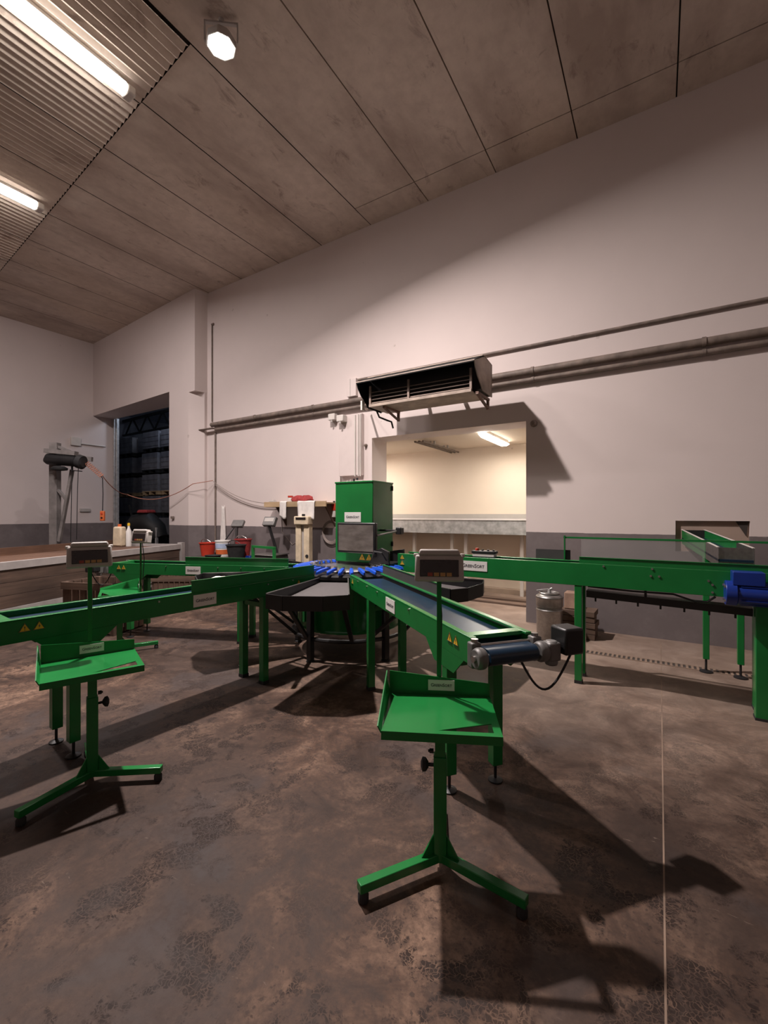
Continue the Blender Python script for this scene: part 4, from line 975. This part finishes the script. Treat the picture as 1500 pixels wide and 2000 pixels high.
def crate(loc, rz, w_, d_, h, label, slats=6):
    t = thing('wooden_crate', label, 'crate', loc, rz, 'slatted wooden crates')
    for sx_ in (-1, 1):
        for sy_ in (-1, 1): m = MB(); m.box(sx_*w_/2-.03, sx_*w_/2+.03, sy_*d_/2-.03, sy_*d_/2+.03, 0, h); m.build('corner_post', 'woodz', t)
    for sy_ in (-1, 1):
        y = sy_*(d_/2+.037)
        for i in range(slats):
            x = -w_/2+w_*(i+.5)/slats; m = MB(); m.box(x-w_/slats*.38, x+w_/slats*.38, y-.008, y+.008, .03, h-.012); m.build('slat', 'woodz', t)
        m = MB(); m.box(-w_/2-.03, w_/2+.03, y+sy_*.017-.008, y+sy_*.017+.008, h-.09, h); m.build('top_rail', 'woodx', t)
    for sx_ in (-1, 1):
        x = sx_*(w_/2+.037)
        for i in range(4):
            y = -d_/2+d_*(i+.5)/4; m = MB(); m.box(x-.008, x+.008, y-d_/10, y+d_/10, .03, h-.012); m.build('slat', 'woodz', t)
        m = MB(); m.box(x+sx_*.017-.008, x+sx_*.017+.008, -d_/2-.03, d_/2+.03, h-.09, h); m.build('top_rail', 'woodx', t)
    m = MB(); m.box(-w_/2, w_/2, -d_/2, d_/2, .05, .07); m.build('bottom', 'woodx', t)
    return t
crate(W(-3.76, 5.95), R(20), .72, .5, .67, 'slatted wooden crate under the far conveyor motor, in front of the bin')
crate(W(-3.70, 8.0), R(32), .74, .4, .46, 'low slatted wooden crate behind the far left conveyor', 8)
# paper sheet draped on the left chute
m = MB(); n = 8; vs = []
for i in range(n+1):
    for j in range(5): vs.append((-.17+.34*i/n, -.12+.06*j, .025*math.sin(i*.9+j)+.02*i/n))
m.add(vs, [(i*5+j, i*5+j+1, (i+1)*5+j+1, (i+1)*5+j) for i in range(n) for j in range(4)])
o = m.build('paper_sheet', 'plate'); o.modifiers.new('thick', 'SOLIDIFY').thickness = .003
pp = MC+Vector((1.47*math.cos(R(230)), 1.47*math.sin(R(230)), .835)); o.location = pp; o.rotation_euler = (0, 0, R(60)); tag(o, 'crumpled white paper lying in the left chute tray', 'paper')

# jib crane with hoist near the left wall
cb_ = Vector((-11.5, 4.47, 0))
t = thing('jib_crane', 'grey steel jib crane post with short arm behind the wooden bin', 'crane', cb_, R(32))
m = MB(); m.box(-.085, .085, -.075, .075, 0, 3.16); m.build('post', 'postgrey', t, bevel=.006)
m = MB(); m.bar((.0, -.02, 2.86), (.78, .08, 2.80), .08, .10); m.bar((.05, 0, 3.08), (.62, .06, 2.84), .06, .06); m.build('arm', 'postgrey', t)
m = MB(); m.bar((.42, -.05, 2.55), (.13, -.05, .95), .07, .06); m.bar((.10, -.04, 2.10), (.31, -.05, 1.86), .06, .05); m.build('brace', 'postgrey', t)
t = thing('electric_hoist', 'black electric hoist hung under a grey bar on the crane arm', 'hoist', cb_+Matrix.Rotation(R(32), 4, 'Z') @ Vector((.2, 0, 2.5)), R(32))
m = MB(); m.bar((-.24, -.22, .45), (.42, -.20, .39), .14, .09); m.build('carrier_bar', 'postgrey', t)
m = MB(); m.tube([(-.22, -.21, .28), (-.20, -.21, .27), (.42, -.20, .22), (.44, -.2, .22)], [.10, .12, .12, .10], 20); m.build('drum', 'black', t)
m = MB(); m.tube([(.44, -.2, .22), (.46, -.2, .22), (.56, -.2, .19), (.58, -.2, .19)], [.11, .15, .15, .11], 20); m.build('gear_cover', 'rubber', t)
m = MB(); m.lathe([(.10, .02), (.15, .03), (.16, .07), (.10, .11)], 20, (.05, -.21)); m.build('brake', 'rubber', t)
m = MB(); m.bar((.33, -.21, .12), (.33, -.21, -.02), .03, .03); m.bar((.33, -.21, .02), (.55, -.21, .0), .02, .02); m.build('limit_switch', 'black', t)
for x, zb_ in ((.30, -1.55), (.43, -1.50)):
    m = MB(); m.tube([(x+.04, -.21, .1), (x+.02, -.21, -.4), (x, -.21, zb_)], .008, 6); m.build('rope', 'black', t)
m = MB(); pts = []
for i in range(60):
    f = i/59; pts.append((.50+.42*f+.03*math.cos(i*1.25), -.10+.06*math.sin(i*1.25), .26-.36*f+.04*math.sin(i*1.25))) 
m.tube(pts, .009, 6); m.build('coiled_cable', 'coppercord', t)
m = MB(); m.tube([(.90, -.1, -.10), (.93, -.1, -.15), (.94, -.1, -.5), (.93, -.1, -.87)], .010, 6); m.build('pendant_cable', 'black', t)
m = MB(); m.box(.885, .975, -.13, -.07, -1.09, -.87); pd = m.build('pendant', 'orange', t, bevel=.012); pd['label'] = 'orange push-button pendant'
for z in (-.93, -1.02): m = MB(); m.cyl((.93, -.13, z), (.93, -.14, z), .02, 10); m.build('button', 'red' if z > -1 else 'black', pd)
# cable slung from the crane across the doorway to the conduit, then to the shelf
def sag(a, b_, drop, n=16):
    a, b_ = Vector(a), Vector(b_)
    return [a.lerp(b_, i/n)-Vector((0, 0, drop*4*(i/n)*(1-i/n))) for i in range(n+1)]
hp = cb_+Matrix.Rotation(R(32), 4, 'Z') @ Vector((1.12, -.1, 2.42))
loose('cable', sag(hp, (-11.3, 5.95, 2.05), .1)+sag((-11.3, 5.95, 2.05), (-8.90, 6.12, 2.24), .22)[1:]+[Vector((-8.56, 6.40, 2.32))], .009, 'cable slung from the crane across the doorway to the conduit', 'cable', 'coppercord')
loose('cable', sag((-8.55, 6.40, 2.30), (-6.62, 6.40, 1.78), .14), .007, 'slack cable from the conduit to the shelf, upper of two', 'cable')
loose('cable', sag((-8.55, 6.42, 2.24), (-6.60, 6.44, 1.70), .15), .007, 'slack cable from the conduit to the shelf, lower of two', 'cable')
# fittings on the left wall and by the door
t = thing('switch_box', 'white switch box with conduit stub on the left wall above the hoist', 'switch', (XL+.03, 6.10, 3.67)); m = MB(); m.box(-.028, .03, -.13, .13, -.12, .12); m.build('box', 'casel', t, bevel=.01); m = MB(); m.cyl((0, .13, -.04), (0, .80, -.04), .02, 8); m.build('conduit', 'casel', t)
t = thing('wall_socket', 'small double socket low on the left wall right of the crane', 'socket', (XL+.02, 6.35, 1.68)); m = MB(); m.box(-.018, .03, -.14, .14, -.05, .05); m.build('plate', 'case', t, bevel=.01)
t = thing('wall_socket', 'tiny dark fitting on the pillar right of the tall doorway', 'socket', (-9.82, 6.215, 1.48)); m = MB(); m.box(-.05, .05, -.02, .02, -.03, .03); m.build('plate', 'pipe', t, bevel=.006)

# ------------------------------------------------------------------ store: stacked bins, roof truss, ride-on machine
proto = thing('storage_bin', '', 'storage bin', (0, 0, 0), 0, 'bins stacked in the dark store')
m = MB(); m.box(-.47, .47, -.55, .55, .13, .14); m.box(-.47, .47, -.55, -.52, .14, .70); m.box(-.47, .47, .52, .55, .14, .70); m.box(-.47, -.44, -.52, .52, .14, .70); m.box(.44, .47, -.52, .52, .14, .70)
for i in range(3): m.box(-.478, .478, -.558, -.55, .20+i*.16, .21+i*.16)
m.build('walls', 'darkbin', proto, smooth=False)
m = MB()
for x in (-.4, 0, .4): m.box(x-.06, x+.06, -.54, .54, 0, .10)
m.box(-.47, .47, -.55, .55, .10, .13); m.build('pallet', 'acdark', proto, smooth=False)
cols = [(-18.15, 9.6, 6), (-17.10, 9.5, 6), (-16.02, 9.6, 6), (-14.95, 9.2, 6), (-13.9, 9.25, 6)]
cname = ['leftmost', 'second', 'middle', 'fourth', 'rightmost']; rname = ['bottom', 'second', 'third', 'fourth', 'fifth', 'topmost']
first = True
for ci, (x, y, n) in enumerate(cols):
    for r in range(n):
        o = proto if first else copy_tree(proto); first = False
        o.location = (x+random.uniform(-.02, .02), y+random.uniform(-.03, .03), .745*r)
        o['label'] = 'dark storage bin beyond the doorway, %s of its stack, %s stack from left' % (rname[r], cname[ci])
        if r == 3:
            pp_ = [c_ for c_ in o.children if c_.name.startswith('pallet')][0]; pp_.data = pp_.data.copy(); pp_.data.materials[0] = M['pine']
t = thing('roof_truss', 'dark steel roof truss above the stacked bins in the store', 'truss', (-15.3, 10.3, 4.9))
m = MB(); m.bar((-4.6, 0, .72), (4.6, 0, .92), .10, .10); m.bar((-4.6, 0, .1), (4.6, 0, .15), .08, .08)
m.build('chord', 'black', t)
for i in range(8): x = -4.4+i*1.1; m = MB(); m.bar((x, 0, .12), (x+.55, 0, .78), .05, .05); m.bar((x+.55, 0, .78), (x+1.1, 0, .12), .05, .05); m.build('web', 'black', t)
t = thing('forklift', 'dark rounded ride-on lift truck just beyond the tall doorway', 'forklift', (-13.75, 7.75, 0), R(20))
m = MB()
prof = [(.55, -.5), (.60, .0), (.52, .45), (.30, .75)]
m.box(-.55, .55, -.5, .5, .25, .95, .92); m.build('chassis', 'acdark', t, bevel=.08)
m = MB(); m.tube([(-.45, 0, 1.0), (-.2, 0, 1.22), (.15, 0, 1.25), (.42, 0, 1.05), (.55, 0, .80)], [.28, .36, .38, .33, .25], 20); m.build('engine_cover', 'acdark', t)
m = MB(); m.box(-.10, .28, -.22, .22, 1.60, 1.70, .85); m.build('seat', 'dred', t, bevel=.03)
m = MB(); m.cyl((.09, 0, 1.45), (.09, 0, 1.61), .12, 12); m.build('seat_base', 'acdark', t)
m = MB(); m.bar((-.35, 0, 1.2), (-.55, 0, 1.85), .05, .05); m.build('steering_column', 'black', t)
for x in (-.38, .38):
    for y in (-.46, .46): m = MB(); m.cyl((x, y-.08, .27), (x, y+.08, .27), .27, 22); m.build('wheel', 'rubber', t)
m = MB(); m.bar((.62, -.2, .0), (.62, -.2, 1.15), .08, .05); m.build('mast_post', 'galv', t)

# ================================================================== CAMERA and colour
cam = bpy.data.cameras.new('camera'); co = bpy.data.objects.new('camera', cam); col.objects.link(co)
co.location = (0, 0, H); co.rotation_euler = (R(90), 0, R(32))
cam.sensor_fit = 'VERTICAL'; cam.sensor_height = 36; cam.sensor_width = 27; cam.lens = 860/2000*36
cam.shift_y = 0.0025; cam.clip_start = 0.02; cam.clip_end = 100
sc.camera = co
sc.view_settings.view_transform = 'Standard'; sc.view_settings.look = 'None'; sc.view_settings.exposure = 0.15; sc.view_settings.gamma = 1.0
sc.view_settings.use_curve_mapping = False
